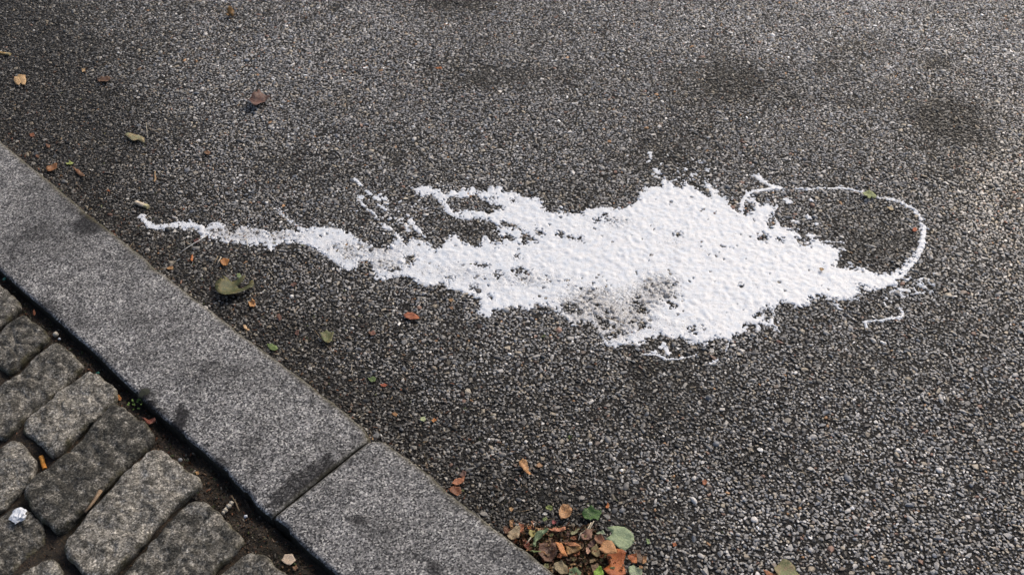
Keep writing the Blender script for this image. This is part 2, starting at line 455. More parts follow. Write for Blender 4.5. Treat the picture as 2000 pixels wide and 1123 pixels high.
# ---------------------------------------------------------------- paint mask on a fine ground grid
G = .0016
pc = [P(x, y, .003) for x, y in ((235, 270), (1870, 270), (235, 730), (1870, 730))]
PX0 = min(p[0] for p in pc) - .02; PX1 = max(p[0] for p in pc) + .02; PY0 = min(p[1] for p in pc) - .02; PY1 = max(p[1] for p in pc) + .02
W = int((PX1 - PX0) / G); H = int((PY1 - PY0) / G)
CX = PX0 + (np.arange(W) + .5) * G; CY = PY0 + (np.arange(H) + .5) * G
MX, MY = np.meshgrid(CX, CY)
CL = .016
def toarr(pts): return np.array([P(x, y, .003) for x, y in pts])
def segdist(D, a, b, tw=0.0, tw2=None):
    r = CL + .012
    x0, x1 = sorted((a[0], b[0])); y0, y1 = sorted((a[1], b[1]))
    i0 = max(0, int((y0 - r - PY0) / G)); i1 = min(H, int((y1 + r - PY0) / G) + 1)
    j0 = max(0, int((x0 - r - PX0) / G)); j1 = min(W, int((x1 + r - PX0) / G) + 1)
    if i1 <= i0 or j1 <= j0: return
    X = MX[i0:i1, j0:j1]; Y = MY[i0:i1, j0:j1]
    dx, dy = b[0] - a[0], b[1] - a[1]; L = dx * dx + dy * dy + 1e-12
    t = np.clip(((X - a[0]) * dx + (Y - a[1]) * dy) / L, 0, 1)
    w = tw if tw2 is None else tw + (tw2 - tw) * t
    d = np.hypot(X - a[0] - t * dx, Y - a[1] - t * dy) - w
    np.minimum(D[i0:i1, j0:j1], d, out=D[i0:i1, j0:j1])
def poly_sd(pts):
    q = toarr(pts); D = np.full((H, W), CL); par = np.zeros((H, W + 1), np.int8)
    for k in range(len(q)):
        a, b = q[k], q[(k + 1) % len(q)]
        segdist(D, a, b)
        if a[1] == b[1]: continue
        lo, hi = (a, b) if a[1] < b[1] else (b, a)
        i0 = max(0, int(math.ceil((lo[1] - CY[0]) / G))); i1 = min(H - 1, int(math.floor((hi[1] - CY[0]) / G - 1e-9)))
        if i1 < i0: continue
        rows = np.arange(i0, i1 + 1)
        xc = lo[0] + (CY[rows] - lo[1]) / (hi[1] - lo[1]) * (hi[0] - lo[0])
        jc = np.clip(np.ceil((xc - CX[0]) / G), 0, W).astype(int)
        par[rows, jc] ^= 1
    ins = (np.cumsum(par, axis=1)[:, :W] % 2) == 1
    return np.where(ins, D, -D)
MAIN = [(283,425),(290,432),(305,437),(325,436),(340,434),(355,431),(372,431),(387,433),(400,440),(405,436),(415,432),(435,434),(443,445),(455,452),(463,447),(470,440),(485,440),(495,445),
(515,446),(530,455),(540,450),(550,447),(562,448),(575,450),(586,451),(578,442),(562,429),(550,419),(538,407),(541,404),(552,416),(566,428),(582,439),(590,444),(605,443),(622,442),(643,442),(657,444),(670,448),(683,454),(696,461),(708,469),
(720,476),(733,481),(745,482),(757,481),(762,478),(765,472),(769,467),(771,459),(775,452),(780,457),(784,467),(789,474),(794,478),(799,470),(805,463),(810,466),(816,467),(824,468),(833,472),
(843,480),(852,487),(860,478),(871,470),(878,463),(886,457),(893,461),(899,467),(908,472),(920,476),(933,480),(940,468),(946,457),(953,460),(957,469),(963,467),(969,472),(977,474),(985,463),(973,456),(966,449),(972,441),
(967,436),(958,431),(946,428),(930,427),(914,429),(899,427),(887,422),(876,416),(868,409),(863,403),(857,395),(854,388),(847,383),(841,378),(833,381),(826,386),(820,382),(814,376),(808,370),(801,366),(811,366),(822,363),(837,360),(845,363),
(854,367),(861,371),(867,376),(876,374),(881,369),(886,368),(892,373),(899,371),(904,367),(908,372),(913,367),(920,362),(927,366),(932,372),(942,373),(948,370),(955,363),(961,361),(967,366),(973,361),(980,363),(983,370),(990,374),(997,373),
(1008,375),(1016,381),(1025,384),(1035,386),(1044,382),(1050,385),(1057,393),(1060,402),(1065,408),(1075,412),(1085,417),(1089,412),(1091,405),(1097,406),(1100,414),(1110,416),(1123,415),(1136,416),(1140,410),(1144,406),(1154,407),
(1164,405),(1178,404),(1191,403),(1205,405),(1221,405),(1225,400),(1241,395),(1246,388),(1249,376),(1256,370),(1266,361),(1278,364),(1290,363),(1292,350),(1300,348),(1311,355),(1319,362),(1328,365),(1333,360),(1341,357),(1350,362),(1358,368),
(1365,370),(1371,376),(1378,380),(1384,385),(1388,378),(1386,370),(1378,364),(1383,359),(1392,366),(1399,374),(1408,382),(1414,379),(1420,386),(1422,395),(1428,402),(1435,408),(1441,413),(1447,417),(1450,410),(1448,400),(1450,389),
(1454,380),(1459,374),(1467,371),(1476,368),(1490,367),(1503,365),(1499,361),(1487,354),(1476,348),(1467,341),(1474,340),(1480,336),(1486,342),(1492,349),(1500,354),(1508,359),(1517,360),(1525,363),(1531,368),(1522,370),(1508,371),(1495,372),
(1482,374),(1472,377),(1465,379),(1471,385),(1478,391),(1484,397),(1490,399),(1499,393),(1504,400),(1510,403),(1518,400),(1522,405),(1516,411),(1512,417),(1516,423),(1521,432),(1527,438),(1533,442),(1542,445),(1550,447),(1557,452),(1563,457),
(1570,466),(1577,470),(1584,465),(1593,466),(1602,469),(1610,473),(1617,477),(1630,480),(1645,485),(1641,495),(1640,502),(1639,508),(1636,516),(1635,522),(1649,522),(1660,520),(1668,522),(1680,521),(1692,522),(1702,530),(1715,534),(1731,532),
(1745,530),(1756,523),(1766,514),(1772,506),(1778,499),(1785,491),(1790,485),(1794,475),(1796,467),(1798,450),(1797,438),(1794,426),(1790,418),(1784,412),(1774,405),(1765,399),(1755,395),(1741,391),(1728,388),(1714,386),(1716,383),(1735,384),(1748,386),(1760,391),
(1773,397),(1784,403),(1793,410),(1800,418),(1804,428),(1806,438),(1808,448),(1807,457),(1806,470),(1803,481),(1798,490),(1792,497),(1787,508),(1782,520),(1773,529),(1764,536),(1758,545),(1756,554),(1745,557),(1733,558),(1731,565),(1723,561),
(1717,566),(1708,562),(1702,568),(1707,575),(1699,574),(1690,566),(1684,562),(1680,570),(1677,578),(1672,586),(1664,588),(1656,583),(1648,583),(1640,586),(1634,582),(1630,590),(1640,596),(1647,603),(1638,601),(1629,594),(1620,586),(1612,576),(1605,580),(1598,579),(1592,583),(1586,581),(1584,590),
(1577,596),(1570,600),(1561,598),(1552,597),(1543,590),(1535,590),(1526,590),(1519,596),(1513,603),(1512,616),(1512,630),(1517,637),(1524,644),(1527,651),(1519,648),(1510,639),(1500,634),(1490,631),(1482,629),(1484,638),(1484,647),(1475,642),(1466,630),(1459,635),(1457,646),(1447,650),(1440,656),(1434,657),
(1425,664),(1413,660),(1405,657),(1393,661),(1380,666),(1370,670),(1360,669),(1349,669),(1338,665),(1331,661),(1324,658),(1313,662),(1302,655),(1291,654),(1284,660),(1277,662),(1268,658),(1259,660),(1262,671),(1253,671),(1247,674),(1230,670),
(1212,671),(1206,676),(1200,679),(1189,675),(1181,668),(1176,662),(1170,652),(1165,645),(1160,638),(1159,632),(1146,632),(1135,628),(1129,635),(1123,635),(1117,629),(1112,626),(1102,619),(1093,615),(1088,608),(1084,603),(1074,600),(1067,595),
(1058,597),(1050,593),(1042,596),(1035,604),(1018,604),(1008,599),(995,596),(986,604),(974,606),(963,608),(960,615),(954,619),(946,619),(936,614),(929,610),(932,605),(937,602),(938,595),(937,587),(930,581),(924,576),(915,573),(909,571),(895,568),(882,565),
(875,561),(871,557),(858,555),(850,556),(843,555),(832,559),(826,556),(820,553),(812,549),(800,546),(796,540),(790,538),(780,541),(770,540),(761,545),(753,544),(747,548),(739,549),(734,546),(730,542),(730,536),(726,521),(722,512),(715,509),(706,508),
(700,510),(700,519),(696,525),(688,527),(681,528),(673,524),(664,521),(656,513),(647,508),(637,500),(628,493),(615,486),(600,479),(588,474),(572,472),(560,472),(545,475),(538,480),(532,489),(526,489),(520,482),(510,476),(490,478),(475,477),(460,474),(445,472),(430,470),
(415,464),(402,462),(392,462),(385,452),(375,443),(368,444),(362,448),(350,441),(340,446),(333,443),(326,443),(320,449),(313,450),(303,447),(295,446),(289,445),(283,441),(278,436),(273,430)]
HOLES = [[(873,386),(886,382),(899,386),(912,382),(925,380),(934,382),(942,388),(950,393),(959,399),(969,398),(978,399),(980,407),(965,409),(957,416),(950,416),(940,411),(929,412),(914,407),(899,408),(895,414),(887,410),(878,405),(874,399)],
[(977,434),(984,429),(994,436),(1008,439),(1018,449),(1008,446),(996,443),(984,440)], [(1020,468),(1022,456),(1030,457),(1034,464),(1048,469),(1032,470),(1026,477),(1019,474)],
[(978,470),(975,465),(982,459),(996,458),(1001,464),(998,469),(991,463),(983,465),(980,474)], [(1454,396),(1461,392),(1468,395),(1470,406),(1466,413),(1456,417),(1452,408)], [(1446,395),(1449,404),(1443,410),(1436,403),(1440,396)],
[(1499,430),(1505,424),(1513,427),(1515,437),(1505,441),(1498,437)], [(1486,461),(1491,456),(1498,461),(1494,470),(1487,468)], [(1492,604),(1500,599),(1508,606),(1508,620),(1501,627),(1493,619),(1489,611)],
[(1476,609),(1482,607),(1488,614),(1484,618),(1477,615)], [(1046,450),(1056,449),(1060,455),(1053,458),(1047,456)], [(1088,454),(1095,452),(1100,456),(1094,459)], [(1109,460),(1115,462),(1112,465),(1107,463)],
[(1128,463),(1134,461),(1135,466),(1129,466)], [(1162,428),(1171,426),(1172,431),(1165,432)], [(1180,418),(1186,417),(1188,426),(1193,432),(1186,430),(1180,425)], [(1319,457),(1325,454),(1330,459),(1324,461)], [(962,383),(966,381),(966,387),(962,386)], [(998,391),(1005,388),(1005,393)],
[(792,500),(808,498),(812,506),(800,516),(793,510)], [(770,522),(784,519),(776,529),(763,528)], [(1004,525),(1014,524),(1020,529),(1032,528),(1034,535),(1022,531),(1014,534),(1006,531)], [(966,533),(974,531),(978,536),(970,540)], [(872,542),(880,538),(884,544),(876,546)],
[(930,516),(942,514),(952,518),(944,522),(934,520)], [(1100,594),(1112,590),(1126,596),(1128,606),(1114,610),(1104,602)], [(1163,612),(1180,622),(1196,630),(1186,640),(1170,632)], [(1178,654),(1190,648),(1204,644),(1212,638),(1216,646),(1200,656),(1184,660)],
[(1557,465),(1563,463),(1572,472),(1580,478),(1570,478),(1560,473)], [(918,556),(926,557),(922,562)], [(1678,556),(1688,560),(1684,566),(1677,562)], [(1240, 590), (1250, 590), (1259, 600), (1262, 604), (1252, 606), (1244, 598)], [(1246, 640), (1250, 630), (1256, 627), (1261, 636), (1258, 641)], [(1349, 640), (1355, 637), (1358, 643), (1352, 646)], [(1308, 592), (1314, 589), (1316, 596), (1309, 597)], [(956,578),(962,577),(960,584)], [(1006,500),(1012,498),(1014,504)],
[(1522,465),(1530,466),(1529,470),(1523,469)]]
main_sd = poly_sd(MAIN)
for h_ in HOLES:
    hs = poly_sd(h_); main_sd = np.minimum(main_sd, -hs)
PXM = 1.0 / 1000  # about one photo pixel in metres, refined per point below
def mpp(x, y):
    X, Y = P(x, y, .003); _, _, d = proj(X, Y, .003); return d / FPX
def strokes(lst):
    D = np.full((H, W), CL)
    for s in lst:
        pts = s[0]; w = s[1]
        if len(pts) == 1: pts = [pts[0], (pts[0][0] + .5, pts[0][1])]
        q = toarr(pts)
        for k in range(len(q) - 1):
            f = mpp(*pts[k]) * 1.05
            segdist(D, q[k], q[k + 1], w * f)
    return -D
ST_MAIN = [([(1448, 408), (1451, 390), (1461, 376), (1488, 370), (1512, 367)], 4.2), ([(1474, 342), (1490, 353), (1510, 363), (1524, 366)], 4.0), ([(540, 406), (552, 418), (566, 431), (584, 443)], 1.3), ([(277, 421)], 7), ([(277, 422), (284, 435), (300, 442)], 4.5), ([(300, 442), (330, 440), (372, 437), (395, 445)], 5), ([(1715, 384), (1684, 374), (1662, 368), (1640, 366), (1618, 366)], 2.6), ([(1511, 600), (1510, 632)], 1.6), ([(1425, 664), (1421, 675), (1417, 686)], 1.5),
           ([(1384, 361)], 6), ([(1399, 372)], 5), ([(1517, 402)], 4), ([(1806, 440), (1803, 480), (1790, 505), (1760, 540)], 4)]
ST = {
 'left': [([(692, 348), (698, 353), (704, 360)], 2.6), ([(715, 371), (724, 378)], 3.2), ([(705, 384)], 6), ([(702, 390), (712, 402)], 2.6), ([(732, 384), (740, 388)], 4.5), ([(751, 387)], 4.5), ([(738, 398), (750, 406)], 2.2), ([(716, 408), (726, 412)], 1.8), ([(700, 376), (696, 392)], 1.2), ([(728, 414), (735, 420)], 1.5)],
 'leftlow': [([(750, 441), (762, 446)], 4.6), ([(772, 425)], 2.6), ([(785, 426)], 3), ([(801, 430), (806, 435)], 5), ([(795, 441), (798, 449)], 4.2), ([(810, 442), (820, 452)], 4.5), ([(822, 454), (830, 462)], 1.8), ([(779, 411)], 2.4), ([(745, 436)], 2)],
 'top': [([(1269, 297)], 4), ([(1270, 300), (1272, 309)], 2), ([(1265, 315), (1268, 313)], 3.2), ([(1281, 331), (1286, 336)], 4.4), ([(1274, 340)], 2.6), ([(1282, 344), (1287, 346)], 2.4), ([(1339, 331)], 3.4), ([(1350, 338), (1352, 344)], 2.2), ([(1359, 339)], 3.2), ([(1379, 328), (1383, 333)], 2.8), ([(1225, 303)], 2), ([(1326, 345)], 2.4), ([(1341, 300)], 1.5), ([(1356, 349)], 2), ([(1315, 339)], 1.4), ([(1403, 351)], 1.6), ([(1368, 344)], 1.4)],
 'arcdots': [([(1598, 366)], 3), ([(1576, 369), (1583, 368)], 2.4), ([(1567, 368)], 1.8), ([(1551, 368)], 1.8), ([(1555, 367), (1562, 368)], 1.8), ([(1604, 366), (1610, 366)], 1.8), ([(1588, 367), (1592, 367)], 1.6), ([(1536, 388), (1542, 393)], 4), ([(1584, 389)], 3), ([(1578, 422), (1581, 424)], 3), ([(1551, 430), (1557, 433)], 3.4), ([(1595, 436)], 3), ([(1579, 459), (1590, 459)], 3.4), ([(1660, 512)], 3), ([(1664, 519)], 2.4), ([(1611, 470), (1650, 472)], 1.3), ([(1652, 487), (1640, 483)], 2)],
 'right': [([(1757, 564), (1775, 566)], 4), ([(1764, 578), (1758, 572)], 3), ([(1796, 553), (1805, 557)], 3.4), ([(1779, 541), (1770, 546)], 1.8), ([(1814, 545), (1818, 553), (1826, 556)], 2), ([(1824, 533), (1832, 532)], 1.8), ([(1786, 562), (1792, 570)], 2), ([(1738, 568), (1750, 566)], 2.4), ([(1728, 590), (1732, 596)], 2), ([(1756, 598), (1761, 600)], 1.8), ([(1796, 545), (1806, 540)], 1.6), ([(1780, 573), (1800, 571)], 1.5), ([(1742, 556), (1750, 560)], 1.5), ([(1722, 572), (1736, 584)], 1.3), ([(1812, 562), (1790, 556)], 1.5)],
 'zigzag': [([(1757, 599), (1764, 609), (1762, 618), (1740, 620), (1722, 624), (1708, 625), (1691, 626), (1692, 633), (1693, 640)], 2.7)],
 'bottom': [([(1258, 690), (1272, 691), (1284, 691)], 1.8), ([(1284, 691), (1301, 700)], 3), ([(1301, 700), (1326, 699)], 1.8), ([(1326, 699), (1358, 692)], 1.2), ([(1281, 684), (1278, 690)], 3), ([(1291, 677), (1298, 669)], 4), ([(1300, 676), (1304, 688)], 4.4), ([(1374, 674), (1382, 669)], 1.6), ([(1398, 703), (1388, 709)], 1.8), ([(1400, 703), (1402, 700)], 1.8)],
}
line_sd = strokes(ST_MAIN)
small_sd = [(k, strokes([(one[0], one[1] * (1.4 if k == 'arcdots' else 1.12))])) for k, v in ST.items() for one in v]

# stones in the paint area rasterised into a height field with owners
sel = (sx > PX0 - .01) & (sx < PX1 + .01) & (sy > PY0 - .01) & (sy < PY1 + .01)
si = np.nonzero(sel)[0]
HF = np.zeros((H, W), np.float32); OW = np.full((H, W), -1, np.int32)
kc = np.cos(rot[si, 2]); ks = np.sin(rot[si, 2])
cj = ((sx[si] - PX0) / G).astype(int); ck = ((sy[si] - PY0) / G).astype(int)
order_all = np.argsort(top[si])
kc, ks, cj, ck, so_ = kc[order_all], ks[order_all], cj[order_all], ck[order_all], si[order_all]
for di in range(-7, 8):
    for dj in range(-7, 8):
        r_, c_ = ck + di, cj + dj
        v = (r_ >= 0) & (r_ < H) & (c_ >= 0) & (c_ < W) & (max(abs(di), abs(dj)) * G < SA[so_] + G)
        if not v.any(): continue
        r_, c_, s_ = r_[v], c_[v], so_[v]
        ex = CX[c_] - sx[s_]; ey = CY[r_] - sy[s_]
        u = (ex * kc[v] + ey * ks[v]) / SA[s_]; w = (-ex * ks[v] + ey * kc[v]) / SB[s_]
        q = u * u + w * w
        hgt = sz[s_] + SC[s_] * np.minimum(np.sqrt(np.maximum(0, 1 - q)), .52)
        good = (q < 1) & (hgt > HF[r_, c_])
        # sequential writes keep the last (highest top) one; good enough for owners
        HF[r_[good], c_[good]] = hgt[good]; OW[r_[good], c_[good]] = s_[good]

def blur(A, k):
    B = A
    for _ in range(k):
        Pd = np.pad(B, 1, mode='edge')
        B = (Pd[:-2, 1:-1] + Pd[2:, 1:-1] + Pd[1:-1, :-2] + Pd[1:-1, 2:] + 2 * Pd[1:-1, 1:-1]) / 6
    return B
HB = blur(HF, 5)
px_m, py_m, _ = proj(MX, MY, .003)
cover = np.full((H, W), 1.0)
nA = fbm(MX, MY, .035, 41, 4); nB = fbm(MX, MY, .008, 51, 2)
for cx, cy, rx, ry, s in [(1148, 596, 66, 34, .70), (1285, 560, 44, 28, .62), (1222, 598, 60, 40, .25), (455, 457, 58, 18, .62), (1185, 645, 55, 24, .55), (680, 490, 60, 34, .30), (560, 460, 60, 14, .35), (1245, 605, 40, 30, .4), (1020, 545, 90, 22, .3), (760, 515, 50, 25, .3),
                          (1340, 640, 80, 25, .2), (875, 530, 70, 20, .2), (1210, 435, 40, 18, .22), (1320, 475, 40, 16, .15), (780, 480, 60, 20, .2), (1530, 480, 40, 15, .1)]:
    q = ((px_m - cx) / rx) ** 2 + ((py_m - cy) / ry) ** 2
    cover -= s * np.exp(-q ** 1.2 * 1.1) * (.30 + 1.35 * nA)
cover = np.clip(cover, 0, 1)
rnd = rng.random(n + 1)
own = rnd[OW]                       # -1 wraps to the last entry: binder
cellw = np.where(OW < 0, .35, own)
noise_e = (cellw - .5) * .0072 + (nB - .5) * .0040
ins = main_sd + noise_e > 0
# small stones and pits left bare inside
bare = (main_sd > 0) & (own > .990 - .16 * (1 - cover)) & (OW >= 0) & (nA > .50)
pits = (OW < 0) & (HF < .0003) & (((nB < .14 + .36 * (1 - cover)) & (nA > .5)) | ((main_sd < .009) & (nB < .42)))
ins &= ~(bare | pits)
thin = cover < .42 + .3 * (nB - .5)
HB2 = blur(HB, 10)
HP = np.maximum(HF * .16 + HB2 * .84, HB2 * .96) + np.clip(.00025 + main_sd * .06, .00025, .0007)
HP = np.where(cover < .75, HB * (.55 + .45 * cover) + HF * .35 + .0003, HP)
worn_gone = (cover < .60) & (HF > HP + .00005) & (own > .80)
ins &= ~worn_gone
ins |= line_sd + (cellw - .5) * .0022 + (nB - .5) * .0008 > 0
main_sd = np.maximum(main_sd, line_sd)
lab = np.where(ins, 1, 0)
for k, (nm, ssd) in enumerate(small_sd):
    m_ = (ssd + (cellw - .5) * .0026 + (nB - .5) * .0012 > 0) & (lab == 0)
    lab[m_] = 2 + k
# the stones right under the paint are painted too
inside_stone = np.zeros(n, bool); deep = np.zeros(n, bool)
lj = np.clip(((sx[si] - PX0) / G).astype(int), 0, W - 1); lk = np.clip(((sy[si] - PY0) / G).astype(int), 0, H - 1)
inside_stone[si] = (lab[lk, lj] > 0) & (cover[lk, lj] > .7)
deep[si] = (lab[lk, lj] == 1) & (main_sd[lk, lj] > .010) & (cover[lk, lj] > .85)
near_sd = np.full(n, -1.0); near_sd[si] = main_sd[lk, lj]
spx, spy, _ = proj(sx, sy)
spat = (near_sd < .0) & (near_sd > -CL + .0005) & (rng.random(n) < .07 * np.exp(near_sd / .006) + .05 * (spx > 1290) * (spy < 460) * (spy > 300) * (spx < 1620)) & (sr < .0045)
spat |= (rng.random(n) < .13) & (((spx - 1345) / 70) ** 2 + ((spy - 335) / 26) ** 2 < 1)
spat |= (rng.random(n) < .16) & (((spx - 1785) / 45) ** 2 + ((spy - 562) / 24) ** 2 < 1)
spat |= (rng.random(n) < .08) & (((spx - 760) / 75) ** 2 + ((spy - 415) / 45) ** 2 < 1)
inside_stone |= spat
col[inside_stone] = (.74, .77, .82)
alive = ~deep

ids = np.arange((W + 1) * (H + 1)).reshape(H + 1, W + 1)
def cornerize(A):
    Pd = np.pad(A, 1, mode='edge'); return (Pd[:-1, :-1] + Pd[1:, :-1] + Pd[:-1, 1:] + Pd[1:, 1:]) / 4
VZ = cornerize(HP); VC = cornerize(cover.astype(np.float32)); VH = cornerize(HF)
VXc, VYc = np.meshgrid(PX0 + np.arange(W + 1) * G, PY0 + np.arange(H + 1) * G)
VXc = VXc + rng.uniform(-.25, .25, VXc.shape) * G; VYc = VYc + rng.uniform(-.25, .25, VYc.shape) * G
def paint_obj(lv, name, label, group=None):
    m_ = lab == lv
    full = cornerize(m_.astype(np.float32)) > .999
    Z = np.where(full, VZ, np.minimum(VZ, VH * .5) - .0003)
    r_, c_ = np.nonzero(m_)
    Fq = np.stack([ids[r_, c_], ids[r_, c_ + 1], ids[r_ + 1, c_ + 1], ids[r_ + 1, c_]], -1)
    u, inv = np.unique(Fq, return_inverse=True); Fq = inv.reshape(-1, 4)
    V = np.stack([VXc.ravel()[u], VYc.ravel()[u], Z.ravel()[u]], -1)
    ctr = np.array([V[:, 0].mean(), V[:, 1].mean(), 0.0])
    me = mesh_np(name, V - ctr, Fq)
    vattr(me, 'cover', VC.ravel()[u].astype(np.float32))
    o = link(name, me, M_PAINT, None, tuple(ctr)); tag(o, label, 'paint', group); return o

# ---------------------------------------------------------------- chippings as objects: the 300 showing largest, the rest as stuff
qx, qy, qd = proj(sx, sy)
vis = (qx > 5) & (qx < 1995) & (qy > 5) & (qy < 1118) & alive & ~inside_stone & (kerb_dist(sx, sy) > .012)
size = np.where(vis, sr / qd, 0)
biggest = np.argsort(-size)[:300]
pebbles = []
for k, i in enumerate(biggest):
    s = k if k < NS else int(shp[i])
    o = link('pebble', SHAPES[s], None, road)
    o.location = (float(sx[i]), float(sy[i]), float(sz[i])); o.rotation_euler = tuple(map(float, rot[i])); o.scale = (float(SA[i]), float(SB[i]), float(SC[i]))
    o['scol'] = [float(c) for c in col[i]]
    pebbles.append(o)
alive[biggest] = False

def scatter(name, X, Y, Z, ROT, SCL, COLR, IDX, parent, kind='stuff'):
    me = bpy.data.meshes.new(name); nn = len(X)
    me.vertices.add(nn); me.vertices.foreach_set('co', np.stack([X, Y, Z], -1).astype(np.float32).ravel())
    vattr(me, 'rot', ROT.astype(np.float32), 'FLOAT_VECTOR'); vattr(me, 'scl', SCL.astype(np.float32), 'FLOAT_VECTOR')
    vattr(me, 'idx', IDX.astype(np.int32), 'INT'); vattr(me, 'scol', COLR.astype(np.float32), 'FLOAT_VECTOR')
    me.materials.append(M_STONE)
    o = link(name, me, None, parent); o['kind'] = kind
    ng = bpy.data.node_groups.new(name, 'GeometryNodeTree')
    ng.interface.new_socket('Geometry', in_out='INPUT', socket_type='NodeSocketGeometry')
    ng.interface.new_socket('Geometry', in_out='OUTPUT', socket_type='NodeSocketGeometry')
    gi = ng.nodes.new('NodeGroupInput'); go = ng.nodes.new('NodeGroupOutput')
    inst = ng.nodes.new('GeometryNodeInstanceOnPoints'); join = ng.nodes.new('GeometryNodeJoinGeometry')
    for p in pebbles[:NS]:
        oi = ng.nodes.new('GeometryNodeObjectInfo'); oi.transform_space = 'ORIGINAL'
        oi.inputs['Object'].default_value = p; oi.inputs['As Instance'].default_value = True
        ng.links.new(oi.outputs['Geometry'], join.inputs[0])
    def na(nm, dt):
        a = ng.nodes.new('GeometryNodeInputNamedAttribute'); a.data_type = dt; a.inputs['Name'].default_value = nm; return a.outputs['Attribute']
    e = ng.nodes.new('FunctionNodeEulerToRotation')
    ng.links.new(na('rot', 'FLOAT_VECTOR'), e.inputs[0]); ng.links.new(e.outputs[0], inst.inputs['Rotation'])
    ng.links.new(na('scl', 'FLOAT_VECTOR'), inst.inputs['Scale']); ng.links.new(na('idx', 'INT'), inst.inputs['Instance Index'])
    inst.inputs['Pick Instance'].default_value = True
    ng.links.new(gi.outputs[0], inst.inputs['Points']); ng.links.new(join.outputs[0], inst.inputs['Instance'])
    ng.links.new(inst.outputs[0], go.inputs[0])
    md = o.modifiers.new('scatter', 'NODES'); md.node_group = ng
    return o
a = alive
scatter('asphalt_chippings', sx[a], sy[a], sz[a], rot[a], np.stack([SA, SB, SC], -1)[a], col[a], shp[a], road)

# ---------------------------------------------------------------- kerb
kerb = bpy.data.objects.new('kerb', None); COL.objects.link(kerb); kerb['kind'] = 'structure'
kerb.location = (*KORG, 0)
KSTAIN = [(178, 436, 34, 20, .8), (160, 452, 18, 10, .5), (283, 768, 13, 9, .9), (292, 792, 14, 12, .8), (308, 806, 16, 10, .6), (700, 1014, 15, 8, .8), (697, 1022, 9, 7, .5), (846, 1108, 12, 12, .85), (852, 1122, 11, 9, .8), (975, 1068, 16, 12, .5), (860, 958, 10, 8, .3), (440, 720, 40, 14, .2),
          (62, 470, 46, 40, .25), (90, 600, 22, 16, .4), (250, 520, 60, 30, .2), (735, 1090, 40, 20, .15), (330, 640, 50, 30, .15), (120, 410, 70, 50, .15), (1020, 1090, 30, 10, .3), (640, 893, 9, 7, .8), (430, 905, 14, 8, .5), (80, 600, 12, 8, .5)]
KPOLY = [([(344, 796), (352, 790), (363, 789), (365, 806), (361, 826), (356, 846), (352, 858), (342, 846), (333, 832), (337, 812)], .78),
         ([(634, 890), (642, 886), (653, 896), (656, 910), (630, 930), (600, 950), (570, 975), (543, 998), (528, 996), (518, 984), (540, 955), (572, 925), (604, 904)], .8)]
